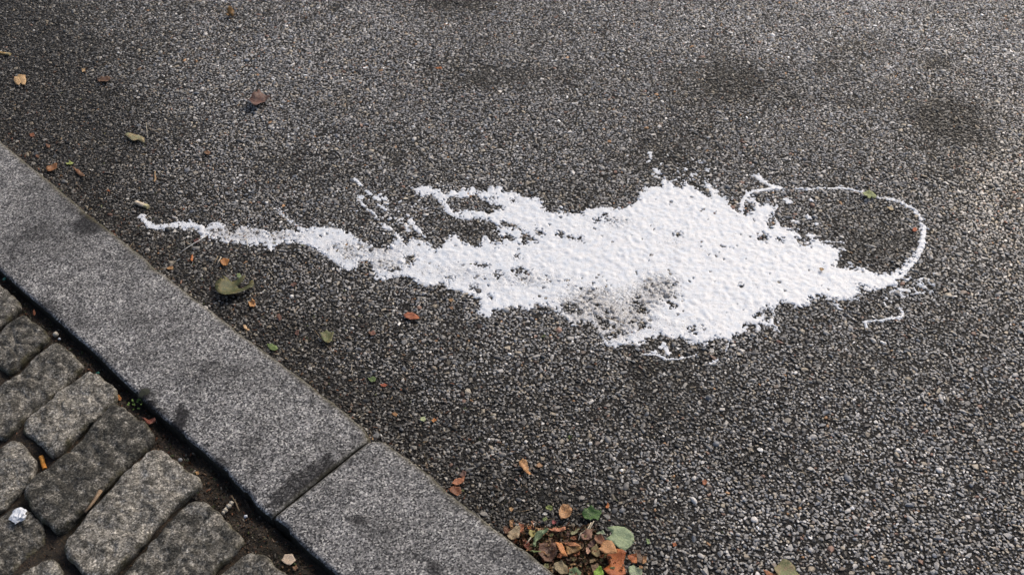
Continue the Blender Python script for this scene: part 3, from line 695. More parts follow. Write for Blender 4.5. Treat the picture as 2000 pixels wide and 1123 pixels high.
def kerbstone(s0, s1, dz=0.0, shift=0.0, seed=0):
    so = (KO - KORG) @ KDIR; do = (KO - KORG) @ KNRM; s_i = (KI - KORG) @ KDIR; d_i = (KI - KORG) @ KNRM
    nu = int((s1 - s0) / .005) + 1; nv = 52
    v = np.linspace(0, 1, nv)
    U, V = np.meshgrid(np.linspace(s0, s1, nu), v)
    DO = np.interp(U, so, do) + shift + (vnoise(U, U * 0, .05, 3 + seed) - .5) * .004 + (vnoise(U, U * 0, .013, 5 + seed) - .5) * .002
    DI = np.interp(U, s_i, d_i) + shift + (vnoise(U, U * 0, .05, 8 + seed) - .5) * .0016 + (vnoise(U, U * 0, .014, 9 + seed) - .5) * .0014 + .004 * smooth(.72, .95, vnoise(U, U * 0, .022, 10 + seed)) * smooth(.5, .8, vnoise(U, U * 0, .15, 11 + seed))
    D = DI + (DO - DI) * V
    e_o = DO - D; e_i = D - DI
    rr = .011
    ee = np.minimum(U - s0, s1 - U)
    drop = lambda e, r: -r * (1 - np.sqrt(np.clip(1 - (1 - np.clip(e / r, 0, 1)) ** 2, 0, 1)))
    # corners at the ends are knocked off
    Z = KH + dz + drop(e_o, .013) + drop(e_i, .004) + drop(ee, .004) + (fbm(U, D, .03, 60 + seed, 3) - .5) * .0016
    cut = np.clip(1 - np.hypot(ee, e_o) / .03, 0, 1); Z -= .010 * cut ** 2
    XX = KORG[0] + U * KDIR[0] + D * KNRM[0]; YY = KORG[1] + U * KDIR[1] + D * KNRM[1]
    # end corners pulled in
    pull = .010 * np.clip(1 - ee / .028, 0, 1) ** 2 * V ** 8
    XX = XX - pull * KNRM[0]; YY = YY - pull * KNRM[1]
    px, py, _ = proj(XX, YY, KH)
    nn = fbm(XX, YY, .022, 90, 4)
    st = np.zeros_like(XX)
    for cx, cy, rx, ry, s in KSTAIN:
        q = ((px - cx) / rx / 1.25) ** 2 + ((py - cy) / ry / 1.25) ** 2
        st = np.maximum(st, s * smooth(.34, .72, np.exp(-q * .7) + (nn - .5) * .6))
    wx_ = px + (fbm(XX, YY, .012, 71, 3) - .5) * 16; wy_ = py + (fbm(XX, YY, .012, 75, 3) - .5) * 16
    for poly, sv in KPOLY:
        ins_ = np.zeros(XX.shape, bool)
        for i in range(len(poly)):
            (x1, y1), (x2, y2) = poly[i], poly[(i + 1) % len(poly)]
            if y1 == y2: continue
            ins_ ^= ((y1 > wy_) != (y2 > wy_)) & (wx_ < (x2 - x1) * (wy_ - y1) / (y2 - y1) + x1)
        st = np.maximum(st, ins_ * sv * (.7 + .6 * nn))
    st = np.clip(st + .28 * smooth(.5, .78, fbm(XX, YY, .07, 33, 4)), 0, 1)
    li = np.clip(1.25 - e_o / (.009 + .016 * (nn - .25)), 0, 1) * .95
    li = np.maximum(li, .6 * np.clip(1 - ee / .006, 0, 1))
    # skirt rings, blackened so the shade on the side faces is painted in
    idx = np.arange(nu * nv).reshape(nv, nu)
    verts = [np.stack([XX, YY, Z], -1).reshape(-1, 3)]
    Fq = [np.stack([idx[:-1, :-1], idx[:-1, 1:], idx[1:, 1:], idx[1:, :-1]], -1).reshape(-1, 4)]
    rim = np.concatenate([idx[0, :], idx[1:, -1], idx[-1, -2::-1], idx[-2:0:-1, 0]])
    base = nu * nv; k = len(rim); a_ = np.arange(k); b_ = (a_ + 1) % k
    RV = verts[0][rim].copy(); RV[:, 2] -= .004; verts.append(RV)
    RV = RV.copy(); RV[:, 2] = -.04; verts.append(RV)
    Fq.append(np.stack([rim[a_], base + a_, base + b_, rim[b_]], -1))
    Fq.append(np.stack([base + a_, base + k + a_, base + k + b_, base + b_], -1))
    Vv = np.concatenate(verts); c = np.array([*KORG, 0.0])
    me = mesh_np('kerbstone', Vv - c, np.concatenate(Fq))
    vattr(me, 'stain', np.concatenate([st.ravel(), np.full(2 * k, 1.0)]).astype(np.float32))  # full value on the skirt is painted shade, the rest real stains
    vattr(me, 'lichen', np.concatenate([li.ravel(), np.full(2 * k, .3)]).astype(np.float32))
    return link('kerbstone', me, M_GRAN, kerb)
sj = (np.array(P(727, 852, KH)) - KORG) @ KDIR
kerbstone(sj - 2.35, sj - 1.62, .001, 0, 40)
kerbstone(sj - 1.616, sj - .0018, 0, 0, 0)
kerbstone(sj + .0018, sj + .95, -.0015, .004, 20)
# mortar crumbs filling the joint between the stones come from the soil below

# ---------------------------------------------------------------- pavement: bedding soil and setts
ZS = KH - .003          # sett tops
ZB = KH - .028          # joint soil
pavement = bpy.data.objects.new('pavement', None); COL.objects.link(pavement); pavement['kind'] = 'structure'
pavement.location = (-.9, 1.1, 0)
def soil_z(U, Dn, off, XX, YY):
    return ZB + (fbm(XX, YY, .035, 12, 4) - .5) * .020 - .010 * smooth(-.028, -.004, Dn - off) + .006 * smooth(.45, .7, fbm(XX, YY, .09, 14, 2)) + (fbm(XX, YY, .005, 15, 2) - .5) * .004
def soil_sheet():
    u = np.concatenate([[-60, -10], np.arange(-2.6, 1.6, .006), [10, 60]]); d = np.concatenate([[-60, -12, -2], np.arange(-.95, -.02, .006)])
    s_i = (KI - KORG) @ KDIR; d_i = (KI - KORG) @ KNRM
    U, D = np.meshgrid(u, d)
    off = np.interp(U, s_i, d_i)
    Dn = np.where(D > -.95, D + .03 + off, D + off)
    XX = KORG[0] + U * KDIR[0] + Dn * KNRM[0]; YY = KORG[1] + U * KDIR[1] + Dn * KNRM[1]
    Z = soil_z(U, Dn, off, XX, YY)
    Z = np.where(D < -1, ZB, Z)
    idx = np.arange(U.size).reshape(U.shape)
    Fq = np.stack([idx[:-1, :-1], idx[:-1, 1:], idx[1:, 1:], idx[1:, :-1]], -1).reshape(-1, 4)
    me = mesh_np('joint_soil', np.stack([XX - pavement.location.x, YY - pavement.location.y, Z], -1).reshape(-1, 3), Fq)
    o = link('joint_soil', me, M_SOIL, pavement); return o
soil_sheet()

def catmull(pts, sub=8):
    out = []; m = len(pts)
    for i in range(m):
        p0, p1, p2, p3 = (np.array(pts[(i + j - 1) % m], float) for j in range(4))
        for k in range(sub):
            t = k / sub
            out.append(.5 * ((2 * p1) + (-p0 + p2) * t + (2 * p0 - 5 * p1 + 4 * p2 - p3) * t * t + (-p0 + 3 * p1 - 3 * p2 + p3) * t ** 3))
    return np.array(out)
def resample(q, m):
    q2 = np.vstack([q, q[:1]]); seg = np.hypot(*np.diff(q2, axis=0).T); s = np.concatenate([[0], np.cumsum(seg)])
    t = np.linspace(0, s[-1], m, endpoint=False)
    return np.stack([np.interp(t, s, q2[:, 0]), np.interp(t, s, q2[:, 1])], -1)

def sett_from_ground(poly, ztop, tone, algae, seed, tilt=(0, 0)):
    q = resample(poly, 120)
    for _ in range(1): q = (np.roll(q, 1, 0) + 2 * q + np.roll(q, -1, 0)) / 4
    c = q.mean(0)
    n0 = np.array([noise.fractal(Vector((p[0] * 45, p[1] * 45, seed * 3.1)), 1.0, 2.0, 3) for p in q])
    dirv = (q - c); ln = np.hypot(*dirv.T)[:, None]; q = q + dirv / ln * (n0[:, None] * .0044 - .0002)
    R0 = ln.mean()
    prof = [(.010, -.075), (.008, -.045), (.0045, -.026), (.001, -.016), (-.0008, -.0095), (.0006, -.0048), (.0032, -.0019), (.0068, -.0005), (.011, 0)]
    rings = []
    for ins_, z in prof:
        rings.append((1 - ins_ / ln[:, 0], z))
    base = 1 - .011 / ln[:, 0]
    for t in np.linspace(.92, .04, 24): rings.append((base * t, 0.0))
    V = []; L = []
    for k, (sc_, z) in enumerate(rings):
        pts = c + (q - c) * sc_[:, None]
        for p in pts:
            e = noise.fractal(Vector((p[0] * 28, p[1] * 28, seed)), 1.0, 2.0, 5) * .0052 + noise.noise(Vector((p[0] * 11, p[1] * 11, seed + 5))) * .004
            r_ = max(0.0, .12 - abs(noise.noise(Vector((p[0] * 22, p[1] * 22, seed + 3))))) * .022 + noise.hetero_terrain(Vector((p[0] * 70, p[1] * 70, seed)), 1.0, 2.0, 3, .6) * .0009
            w = 1.0 if z > -.02 else .3
            V.append((p[0] - c[0], p[1] - c[1], ztop + z + (e - r_) * w + (p[0] - c[0]) * tilt[0] + (p[1] - c[1]) * tilt[1]))
            nz = noise.noise(Vector((p[0] * 60, p[1] * 60, seed + 9)))
            L.append(max(0, min(1, (1.0 if -.03 < z <= -.0024 else (.45 if z <= -.0007 and z > -.03 else (.3 if z < -.03 else 0))) * (.15 + 1.3 * nz + .15))))
    m = len(q); nr = len(rings)
    a_ = np.arange(m); b_ = (a_ + 1) % m
    Fq = np.concatenate([np.stack([k * m + a_, k * m + b_, (k + 1) * m + b_, (k + 1) * m + a_], -1) for k in range(nr - 1)])
    V = np.array(V); cap = len(V)
    V = np.vstack([V, [[0, 0, V[-m:, 2].mean()]]]); L.append(0)
    Tt = np.stack([(nr - 1) * m + a_, (nr - 1) * m + b_, np.full(m, cap)], -1)
    me = bpy.data.meshes.new('sett'); me.from_pydata([tuple(v) for v in V], [], [tuple(f) for f in Fq] + [tuple(t) for t in Tt]); me.update()
    for p in me.polygons: p.use_smooth = True
    vattr(me, 'lichen', np.array(L, np.float32))
    o = link('sett', me, M_SETT, pavement)
    o.location = (c[0] - pavement.location.x, c[1] - pavement.location.y, 0)
    o['tone'] = float(tone); o['algae'] = float(algae)
    return o
SETTS = [  # traced outlines (photo pixels), tone, algae, drop
 ([(-78,575),(-40,545),(-8,552),(18,570),(41,596),(35,604),(-4,638),(-42,667),(-80,640),(-90,605)], .75, .45, .002),
 ([(1,645),(22,626),(42,617),(57,622),(78,638),(95,656),(90,666),(56,696),(20,726),(6,722),(-30,690),(-25,668)], .80, .60, .003),
 ([(76,694),(101,672),(113,670),(138,688),(160,711),(157,722),(110,768),(50,815),(38,830),(8,855),(-22,848),(-60,800),(-50,775),(13,746)], .92, .60, .002),
 ([(130,753),(170,727),(182,727),(205,742),(231,765),(222,786),(196,808),(150,848),(107,889),(90,880),(52,848),(47,832),(58,815)], 1.12, .42, 0),
 ([(212,794),(226,787),(240,792),(268,815),(301,848),(297,864),(262,895),(210,945),(160,998),(116,1039),(100,1030),(66,1000),(50,975),(52,951),(90,918),(150,865)], .98, .78, 0),
 ([(268,900),(300,876),(318,880),(352,906),(389,936),(390,950),(370,966),(346,986),(300,1036),(252,1088),(212,1124),(186,1134),(158,1116),(134,1088),(128,1058),(160,1018),(210,962)], 1.15, .40, -.001),
 ([(340,1007),(366,985),(389,978),(412,988),(448,1020),(476,1053),(470,1068),(428,1108),(380,1160),(320,1210),(285,1195),(243,1150),(240,1124),(285,1072)], 1.02, .66, .001),
 ([(448,1106),(480,1085),(500,1079),(522,1087),(558,1118),(590,1150),(560,1190),(500,1240),(440,1230),(398,1180),(410,1140)], 1.0, .62, .002),
 ([(0,876),(30,861),(46,868),(66,892),(71,912),(62,937),(20,975),(-10,1000),(-48,975),(-66,930),(-40,902)], 1.0, .42, .007),
 ([(0,1010),(30,990),(60,1000),(85,1030),(88,1056),(60,1085),(25,1114),(0,1128),(-40,1100),(-60,1060),(-30,1032)], .85, .60, .010),
 ([(60,1106),(98,1091),(112,1096),(122,1120),(145,1150),(110,1200),(60,1220),(20,1180),(30,1135)], .98, .5, .007),
 ([(190,1155),(215,1145),(245,1175),(268,1205),(230,1250),(180,1255),(150,1215),(160,1180)], 1.0, .5, .005),
]
for k, (pts, tone, alg, dz) in enumerate(SETTS):
    q = catmull(pts, 6); gx, gy = unproj(q[:, 0], q[:, 1], ZS - dz - .006)
    sett_from_ground(np.stack([gx, gy], -1), ZS - dz, tone, alg, k + 1, (R.uniform(-.012, .012), R.uniform(-.012, .012)))
# the paving goes on outside the frame
s_i = (KI - KORG) @ KDIR; d_i = (KI - KORG) @ KNRM
rowN = 0
for row in range(3):
    for k in range(-16, 9):
        u = k * .122 + row * .05; wd = .108; 
        d1 = -.045 - row * .215; d0 = d1 - .195
        base = np.interp(u, s_i, d_i)
        quad = [(u - wd / 2, d0), (u + wd / 2, d0 + R.uniform(-.006, .006)), (u + wd / 2, d1), (u - wd / 2, d1 + R.uniform(-.006, .006))]
        pts = []
        for (a_, b_) in quad: pts.append(KORG + a_ * KDIR + (b_ + base) * KNRM)
        cx, cy = np.mean(pts, axis=0)
        qx_, qy_, _ = proj(cx, cy, KH)
        if cy < .25: continue
        if (-95 < qx_ < 2000 and qy_ < 1215): continue
        if qx_ > -95 and qy_ < 1260 and qx_ < 300: continue
        if qy_ > 1750 or qx_ < -600: continue
        # rounded quad
        out = []
        for i in range(4):
            p = pts[i]; a_ = pts[i - 1]; b_ = pts[(i + 1) % 4]
            out += [p + (a_ - p) * .18, p + (a_ - p) * .05 + (b_ - p) * .03, p + (b_ - p) * .12]
        sett_from_ground(catmull(out, 4), ZS - R.uniform(0, .006), R.uniform(.8, 1.1), R.uniform(.4, .75), 40 + rowN)
        rowN += 1

# crumbs, grit and needles in the joints
def joint_points(m):
    u = rng.uniform(-1.5, 1.2, m); s = np.interp(u, s_i, d_i); d = s - np.where(rng.random(m) < .55, rng.random(m) * .07, rng.random(m) * .75) - .001
    X_ = KORG[0] + u * KDIR[0] + d * KNRM[0]; Y_ = KORG[1] + u * KDIR[1] + d * KNRM[1]
    return X_, Y_, soil_z(u, d, s, X_, Y_)
gx, gy, gz = joint_points(26000)
gs = .0007 + .0022 * rng.random(len(gx)) ** 3.2
gpal = np.array([(.02, .016, .012), (.045, .03, .018), (.09, .055, .03), (.12, .045, .02), (.03, .03, .012), (.22, .20, .16), (.05, .07, .02)])
gc = gpal[rng.choice(7, len(gx), p=[.33, .25, .16, .07, .10, .05, .04])]
scatter('joint_grit', gx - pavement.location.x, gy - pavement.location.y, gz, rng.uniform(0, 6.28, (len(gx), 3)), np.stack([gs * rng.uniform(.8, 3, len(gs)), gs, gs * .8], -1), gc, rng.integers(0, NS, len(gx)), pavement)

# fine leaf crumbs and silt along the gutter on the road
m = 9000
u = rng.uniform(-1.9, 1.2, m); dd_ = np.where(rng.random(m) < .45, np.abs(rng.normal(0, .016, m)), np.abs(rng.normal(0, .14, m))) + .001
gx = KORG[0] + u * KDIR[0] + (np.interp(u, (KO - KORG) @ KDIR, (KO - KORG) @ KNRM) + dd_) * KNRM[0]
gy = KORG[1] + u * KDIR[1] + (np.interp(u, (KO - KORG) @ KDIR, (KO - KORG) @ KNRM) + dd_) * KNRM[1]
gs = .0007 + .0015 * rng.random(m) ** 2.5
gpal = np.array([(.10, .045, .02), (.16, .06, .03), (.055, .04, .025), (.22, .16, .09), (.03, .027, .02), (.10, .12, .04), (.3, .26, .19)])
gc = gpal[rng.choice(7, m, p=[.17, .07, .24, .09, .34, .04, .05])]
scatter('gutter_crumbs', gx, gy, np.full(m, .0022) + rng.uniform(0, .0015, m), rng.normal(0, .35, (m, 3)) + np.array([0, 0, 1]) * rng.uniform(0, 6.28, (m, 1)), np.stack([gs * rng.uniform(1, 3.2, m), gs, gs * .35], -1), gc, rng.integers(0, NS, m), road)

# ---------------------------------------------------------------- paint
LBL = {'left': 'white paint fleck above the left tail of the spill',
       'leftlow': 'white paint drop under the long finger of the spill',
       'top': 'loose white paint dot above the top hump of the spill',
       'arcdots': 'white paint dot inside the curved line of the spill',
       'right': 'white paint splatter outside the right corner of the spill',
       'zigzag': 'thin zigzag white paint line alone below the right end of the spill',
       'bottom': 'white paint dribble just below the spill bottom edge'}
paint_obj(1, 'paint_spill', 'large white dried paint spill shaped like a long-tailed animal on the asphalt')
ORD = ['first', 'second', 'third', 'fourth', 'fifth', 'sixth', 'seventh', 'eighth', 'ninth', 'tenth', 'eleventh', 'twelfth', 'thirteenth', 'fourteenth', 'fifteenth', 'sixteenth', 'seventeenth', 'eighteenth']
for key in LBL:
    mem = [k for k, (q_, _) in enumerate(small_sd) if q_ == key and (lab == 2 + k).sum() > 1]
    mem.sort(key=lambda k: float(px_m[lab == 2 + k].mean()))
    for i_, k in enumerate(mem):
        if key == 'zigzag': paint_obj(2 + k, 'paint_splash', LBL[key])
        else: paint_obj(2 + k, 'paint_splash', ORD[i_] + ' from the left: ' + LBL[key], LBL[key].replace('white paint ', 'white paint marks, '))

# ---------------------------------------------------------------- leaves and litter
def inside_poly(p, poly):
    c = False; m = len(poly)
    for i in range(m):
        x1, y1 = poly[i]; x2, y2 = poly[(i + 1) % m]
        if (y1 > p[1]) != (y2 > p[1]) and p[0] < (x2 - x1) * (p[1] - y1) / (y2 - y1) + x1: c = not c
    return c
def leaf_mesh(poly, curl=.2, fold=0., rough=.08, seed=0, axis=None, res=9, name='leaf'):
    """poly: ground outline (metres, centred). Returns a mesh with real curl."""
    q = np.array(poly); Rr = np.hypot(*q.T).max()
    if axis is None:
        w_, v_ = np.linalg.eigh(np.cov(q.T)); ax = v_[:, 1]
    else: ax = np.array([math.cos(axis), math.sin(axis)])
    ay = np.array([-ax[1], ax[0]])
    pts = [tuple(p) for p in q]; m = len(pts)
    st = 2 * Rr / res; r = random.Random(seed)
    xs_ = np.arange(-Rr, Rr, st)
    for i, x in enumerate(xs_):
        for y in xs_:
            p = (x + (i % 2) * .3 * st, y + r.uniform(-.1, .1) * st)
            if inside_poly(p, pts[:m]) and min(math.hypot(p[0] - a[0], p[1] - a[1]) for a in pts[:m]) > st * .4: pts.append(p)
    vs, _, fs, _, _, _ = geometry.delaunay_2d_cdt([Vector(p) for p in pts], [(i, (i + 1) % m) for i in range(m)], [], 1, 1e-7)
    V = []; LC = []
    for p in vs:
        a_ = (p.x * ax[0] + p.y * ax[1]) / Rr; b_ = (p.x * ay[0] + p.y * ay[1]) / Rr
        z = curl * Rr * (b_ * b_ * 1.1 + .45 * a_ * a_) + fold * Rr * abs(b_) + rough * Rr * noise.noise(Vector((a_ * 2.2, b_ * 2.2, seed * 1.7))) * 2 + rough * Rr * noise.noise(Vector((a_ * 6, b_ * 6, seed))) * .6
        V.append((p.x, p.y, z)); LC.append((a_, b_, 0))
    zmin = min(v[2] for v in V); V = [(x, y, z - zmin) for x, y, z in V]
    me = bpy.data.meshes.new(name); me.from_pydata(V, [], [tuple(f) for f in fs]); me.update()
    for p in me.polygons: p.use_smooth = True
    vattr(me, 'leafco', np.array(LC, np.float32), 'FLOAT_VECTOR')
    me.materials.append(M_LEAF)
    return me
def tube(name, pts, r0, r1, mat, parent=None, seg=5):
    V = []; Fq = []
    pts = [Vector(p) for p in pts]
    for i, p in enumerate(pts):
        t = (pts[min(i + 1, len(pts) - 1)] - pts[max(i - 1, 0)]).normalized()
        a_ = t.orthogonal().normalized(); b_ = t.cross(a_); r = r0 + (r1 - r0) * i / (len(pts) - 1)
        for k in range(seg):
            th = 2 * math.pi * k / seg; V.append(tuple(p + (a_ * math.cos(th) + b_ * math.sin(th)) * r))
    for i in range(len(pts) - 1):
        for k in range(seg):
            Fq.append((i * seg + k, i * seg + (k + 1) % seg, (i + 1) * seg + (k + 1) % seg, (i + 1) * seg + k))
    Fq.append(tuple(range(seg))[::-1]); Fq.append(tuple((len(pts) - 1) * seg + k for k in range(seg)))
    me = bpy.data.meshes.new(name); me.from_pydata(V, [], Fq); me.update()
    for p in me.polygons: p.use_smooth = True
    return link(name, me, mat, parent)
def jag(q, amp, seed, sub=5):
    """outline points -> finer, slightly ragged outline"""
    r = random.Random(seed); out = []
    m = len(q)
    for i in range(m):
        a_, b_ = np.array(q[i]), np.array(q[(i + 1) % m]); L = np.hypot(*(b_ - a_))
        for k in range(sub):
            t = k / sub
            out.append(a_ + (b_ - a_) * t + np.array([r.uniform(-1, 1), r.uniform(-1, 1)]) * amp * min(L, 8.0) * (0 if k == 0 else 1))
    return out
def leaf(pts_px, ca, cb, label, z=.0035, curl=.2, fold=0., rough=.08, group=None, stem=None, cat='leaf', ragged=.09, axis=None, nm='leaf', sub=4):
    seed = int(abs(sum(p[0] * 7 + p[1] * 3 for p in pts_px))) % 9973
    q = jag(pts_px, ragged, seed, sub); zz = z + .002
    g_ = np.array([P(p[0], p[1], zz) for p in q]); c = g_.mean(0)
    me = leaf_mesh([tuple(p - c) for p in g_], curl, fold, rough, seed, axis, name=nm)
    o = link(nm, me, None, None, (c[0], c[1], z)); tag(o, label, cat, group)
    o['col_a'] = [float(v) for v in ca]; o['col_b'] = [float(v) for v in cb]
    sm = o.modifiers.new('thickness', 'SOLIDIFY'); sm.thickness = .0003
    if stem:
        sp = [P(x, y, zz) for x, y in stem]
        s_ = tube('stem', [(p[0] - c[0], p[1] - c[1], .003 + .001 * k) for k, p in enumerate(sp)], .0007, .0005, M_TWIG, o)
    return o
def rel(cx, cy, pts, s=1.0): return [(cx + x * s, cy + y * s) for x, y in pts]

TAN, TAN2 = (.42, .27, .13), (.34, .19, .08)
RUST, RUST2 = (.24, .075, .025), (.16, .055, .025)
OR, OR2 = (.42, .13, .025), (.30, .085, .02)
BRN, BRN2 = (.13, .07, .035), (.08, .045, .025)
OLV, OLV2 = (.12, .13, .045), (.19, .15, .06)
SAGE, SAGE2 = (.25, .32, .18), (.21, .28, .16)
GRN, GRN2 = (.055, .13, .025), (.03, .08, .015)
PLUM, PLUM2 = (.10, .045, .032), (.07, .03, .025)

leaf([(28,153),(38,148),(50,149),(51,158),(50,167),(43,165),(40,162),(38,168),(32,166),(27,159)], (.50,.33,.16), TAN, 'tan notched dry leaf near the left edge of the asphalt', curl=.25)
leaf([(190,156),(200,152),(214,151),(218,155),(208,162),(196,163)], BRN, PLUM, 'small dark brown leaf right of the tan notched leaf', curl=.5)
leaf([(485,203),(497,190),(508,182),(514,186),(527,189),(527,194),(519,195),(514,205),(503,215),(492,210)], (.12,.055,.040), PLUM2, 'large folded reddish brown leaf alone on the upper left asphalt', z=.005, curl=.75, rough=.12, stem=[(516,190),(528,192)])
leaf([(445,24),(453,21),(459,28),(458,36),(455,42),(450,35),(444,33)], (.25,.13,.03), (.16,.09,.03), 'fuzzy orange brown seed tuft lying at the top left', rough=.3, curl=.4, ragged=.3, cat='leaf')
leaf([(243,265),(250,262),(266,264),(277,267),(283,272),(282,281),(276,277),(268,274),(262,276),(253,272)], (.22,.22,.12), (.30,.22,.11), 'pale olive narrow leaf with wavy edge and brown tip', curl=.35, z=.005)
leaf([(127,319),(133,317),(135,313),(139,316),(145,319),(138,322),(130,321)], (.30,.34,.09), (.24,.30,.08), 'tiny yellow green leaf bit near the kerb at left', curl=.3)
leaf([(90,331),(97,325),(108,320),(113,322),(111,331),(103,336),(94,335)], (.28,.12,.04), (.20,.09,.035), 'orange brown leaf beside the kerb below the tiny yellow green bit', curl=.4)
leaf([(143,331),(155,332),(163,340),(168,349),(160,347),(150,338)], (.19,.08,.035), BRN, 'rust brown narrow leaf strip right of the orange brown leaf', curl=.6)
leaf([(430,510),(436,505),(446,506),(449,511),(444,517),(437,519),(432,516)], (.38,.16,.035), (.30,.12,.03), 'small cupped orange leaf under the thin grey part of the paint tail', curl=.6)
leaf([(373,499),(377,496),(377,505),(375,512),(372,508)], OR, OR2, 'orange leaf sliver left of the small cupped orange leaf', curl=.5)
leaf([(324,524),(330,520),(338,520),(338,524),(331,526)], (.48,.27,.12), TAN2, 'small tan chip of leaf at the kerb edge below the paint tail tip', curl=.3)
leaf([(378,468),(387,465),(390,471),(384,475),(379,473)], (.10,.028,.02), (.07,.02,.018), 'dark red leaf bit under the paint tail', curl=.3)
leaf([(422,568),(425,556),(433,550),(441,553),(436,547),(445,548),(452,552),(462,549),(470,546),(478,542),(481,544),(477,551),(470,556),(463,559),(467,564),(474,566),(482,561),(488,553),(495,550),(498,560),(493,568),(480,573),(470,577),(462,582),(450,586),(438,585),(427,579)],
     (.055,.068,.020), (.105,.09,.028), 'large torn olive green leaf lying near the kerb', z=.006, curl=.42, rough=.07, axis=.35, ragged=.05)
leaf([(462,535),(467,533),(471,538),(467,543),(463,540)], (.20,.26,.08), SAGE2, 'tiny light green leaf scrap just above the large torn olive leaf', curl=.3)
leaf([(485,594),(491,585),(497,588),(500,595),(496,600),(489,600)], (.50,.28,.11), (.42,.20,.08), 'crumpled light orange leaf below the large torn olive leaf', curl=.5, rough=.3)
leaf([(475,634),(480,634),(483,641),(488,643),(484,645),(476,641)], (.55,.38,.22), (.48,.30,.16), 'small pale tan chip on the gutter below the crumpled light orange leaf', curl=.3)
leaf([(521,672),(530,671),(540,675),(544,681),(537,685),(527,681)], (.17,.24,.07), (.10,.16,.05), 'small bright green leaf touching the kerb edge', curl=.4)
leaf([(626,652),(637,647),(645,648),(653,650),(651,658),(648,668),(641,673),(634,668),(628,660)], (.11,.13,.05), (.15,.13,.05), 'dull green ragged leaf with a thin stalk below the paint', z=.005, curl=.45, ragged=.15)
leaf([(718,738),(727,735),(735,738),(733,743),(725,746)], (.10,.16,.04), (.07,.12,.03), 'small dark green leaf bit below the dull green ragged leaf', curl=.4)
leaf([(788,614),(796,610),(806,611),(816,616),(821,622),(812,624),(800,624),(791,620)], (.34,.10,.035), (.22,.06,.025), 'glossy red brown oval leaf just below the paint', z=.005, curl=.4, ragged=.03, stem=[(819,621),(829,620)])
leaf([(742,750),(750,748),(757,751),(752,755),(744,753)], (.32,.07,.03), RUST, 'bright red leaf fragment right of the small dark green bit', curl=.3)
leaf([(821,814),(829,812),(832,818),(828,822),(821,820)], (.42,.48,.26), (.36,.42,.22), 'pale lime leaf square on the asphalt right of the kerb joint', curl=.2)
leaf([(842,820),(848,815),(853,819),(847,824)], (.48,.22,.07), OR, 'orange leaf dot beside the pale lime leaf square', curl=.3)
leaf([(766,806),(771,804),(777,808),(774,813),(768,810)], (.33,.16,.06), TAN2, 'orange brown star shaped scrap left of the pale lime square', curl=.3)
leaf([(1013,903),(1020,898),(1028,900),(1032,912),(1033,921),(1038,926),(1033,930),(1028,924),(1021,915),(1014,910)], (.46,.26,.11), (.38,.18,.07), 'tan teardrop leaf standing alone above the leaf pile', z=.005, curl=.55)
leaf([(882,944),(890,935),(899,933),(908,931),(906,941),(897,945),(889,948)], (.36,.14,.065), (.28,.10,.045), 'curled salmon brown leaf at the kerb edge', z=.005, curl=.6)
leaf([(897,928),(904,918),(911,921),(909,929),(902,931)], (.12,.05,.035), PLUM, 'dark plum leaf scrap touching the curled salmon brown leaf', z=.004, curl=.5)
leaf([(875,954),(885,949),(899,952),(901,960),(893,969),(884,963)], (.24,.085,.035), (.17,.065,.03), 'rusty ragged leaf half under the kerb edge below the salmon leaf', z=.004, curl=.4, ragged=.16)
leaf([(1511,1110),(1521,1100),(1528,1092),(1537,1094),(1546,1099),(1553,1108),(1556,1116),(1562,1124),(1556,1140),(1535,1142),(1520,1130)], (.13,.15,.055), (.19,.14,.07), 'green and brown broad leaf cut by the bottom edge', z=.005, curl=.3, axis=-.6)
leaf([(1490,1113),(1499,1114),(1508,1118),(1519,1120),(1516,1132),(1502,1128)], (.36,.15,.06), (.27,.10,.04), 'orange brown scrap left of the green and brown broad leaf', curl=.4)
leaf([(1683,377),(1690,375),(1697,373),(1703,376),(1708,380),(1712,385),(1707,388),(1702,384),(1699,389),(1694,389),(1694,383),(1688,382)], (.25,.29,.11), (.20,.25,.09), 'small green lobed leaf lying on the curved white paint line', z=.006, curl=.3, ragged=.1, stem=[(1697,377),(1698,366)])
leaf([(1732,404),(1741,402),(1746,409),(1740,411)], (.50,.42,.26), TAN, 'pale tan leaf chip inside the paint curve', curl=.3)
leaf([(1784,445),(1789,444),(1792,449),(1787,452),(1782,450)], (.48,.10,.02), (.36,.07,.02), 'bright orange red fleck beside the right paint curve', curl=.3)
leaf([(1600,524),(1606,522),(1610,526),(1604,529)], (.34,.22,.09), (.22,.12,.04), 'little ochre seed scale on the white paint', z=.006, curl=.3)
leaf([(1313,1059),(1320,1058),(1322,1064),(1315,1066)], (.40,.12,.04), OR2, 'small orange fleck right of the big sage leaf', curl=.3)
leaf([(1371,938),(1377,935),(1381,939),(1378,947),(1373,945)], (.36,.13,.06), RUST, 'salmon orange scrap on open asphalt above the leaf pile', curl=.4)
leaf([(1182,990),(1187,980),(1190,985),(1189,992)], (.50,.16,.04), OR, 'upright orange scrap right of the dark green leaf', curl=.4)
leaf([(1262,1050),(1268,1052),(1270,1060),(1264,1062)], (.16,.24,.09), SAGE, 'green crumb right of the big sage leaf', curl=.4)
leaf([(848,131),(856,131),(862,130),(863,136),(856,134)], (.38,.15,.03), OR2, 'orange forked leaf scrap at the top centre', curl=.3, ragged=.2)
leaf([(398,297),(404,294),(411,297),(409,302),(401,301)], (.26,.12,.05), BRN, 'small brown scrap right of the pale olive leaf', curl=.3)
leaf([(299,290+63),(304,338),(305,349),(302,356)], (.30,.25,.14), TAN2, 'thin tan husk above the cigarette butt', curl=.6)
leaf([(160,134),(166,133),(166,140),(160,141)], (.45,.33,.18), TAN, 'pale tan crumb between the brown leaf and the tan leaf', curl=.2)
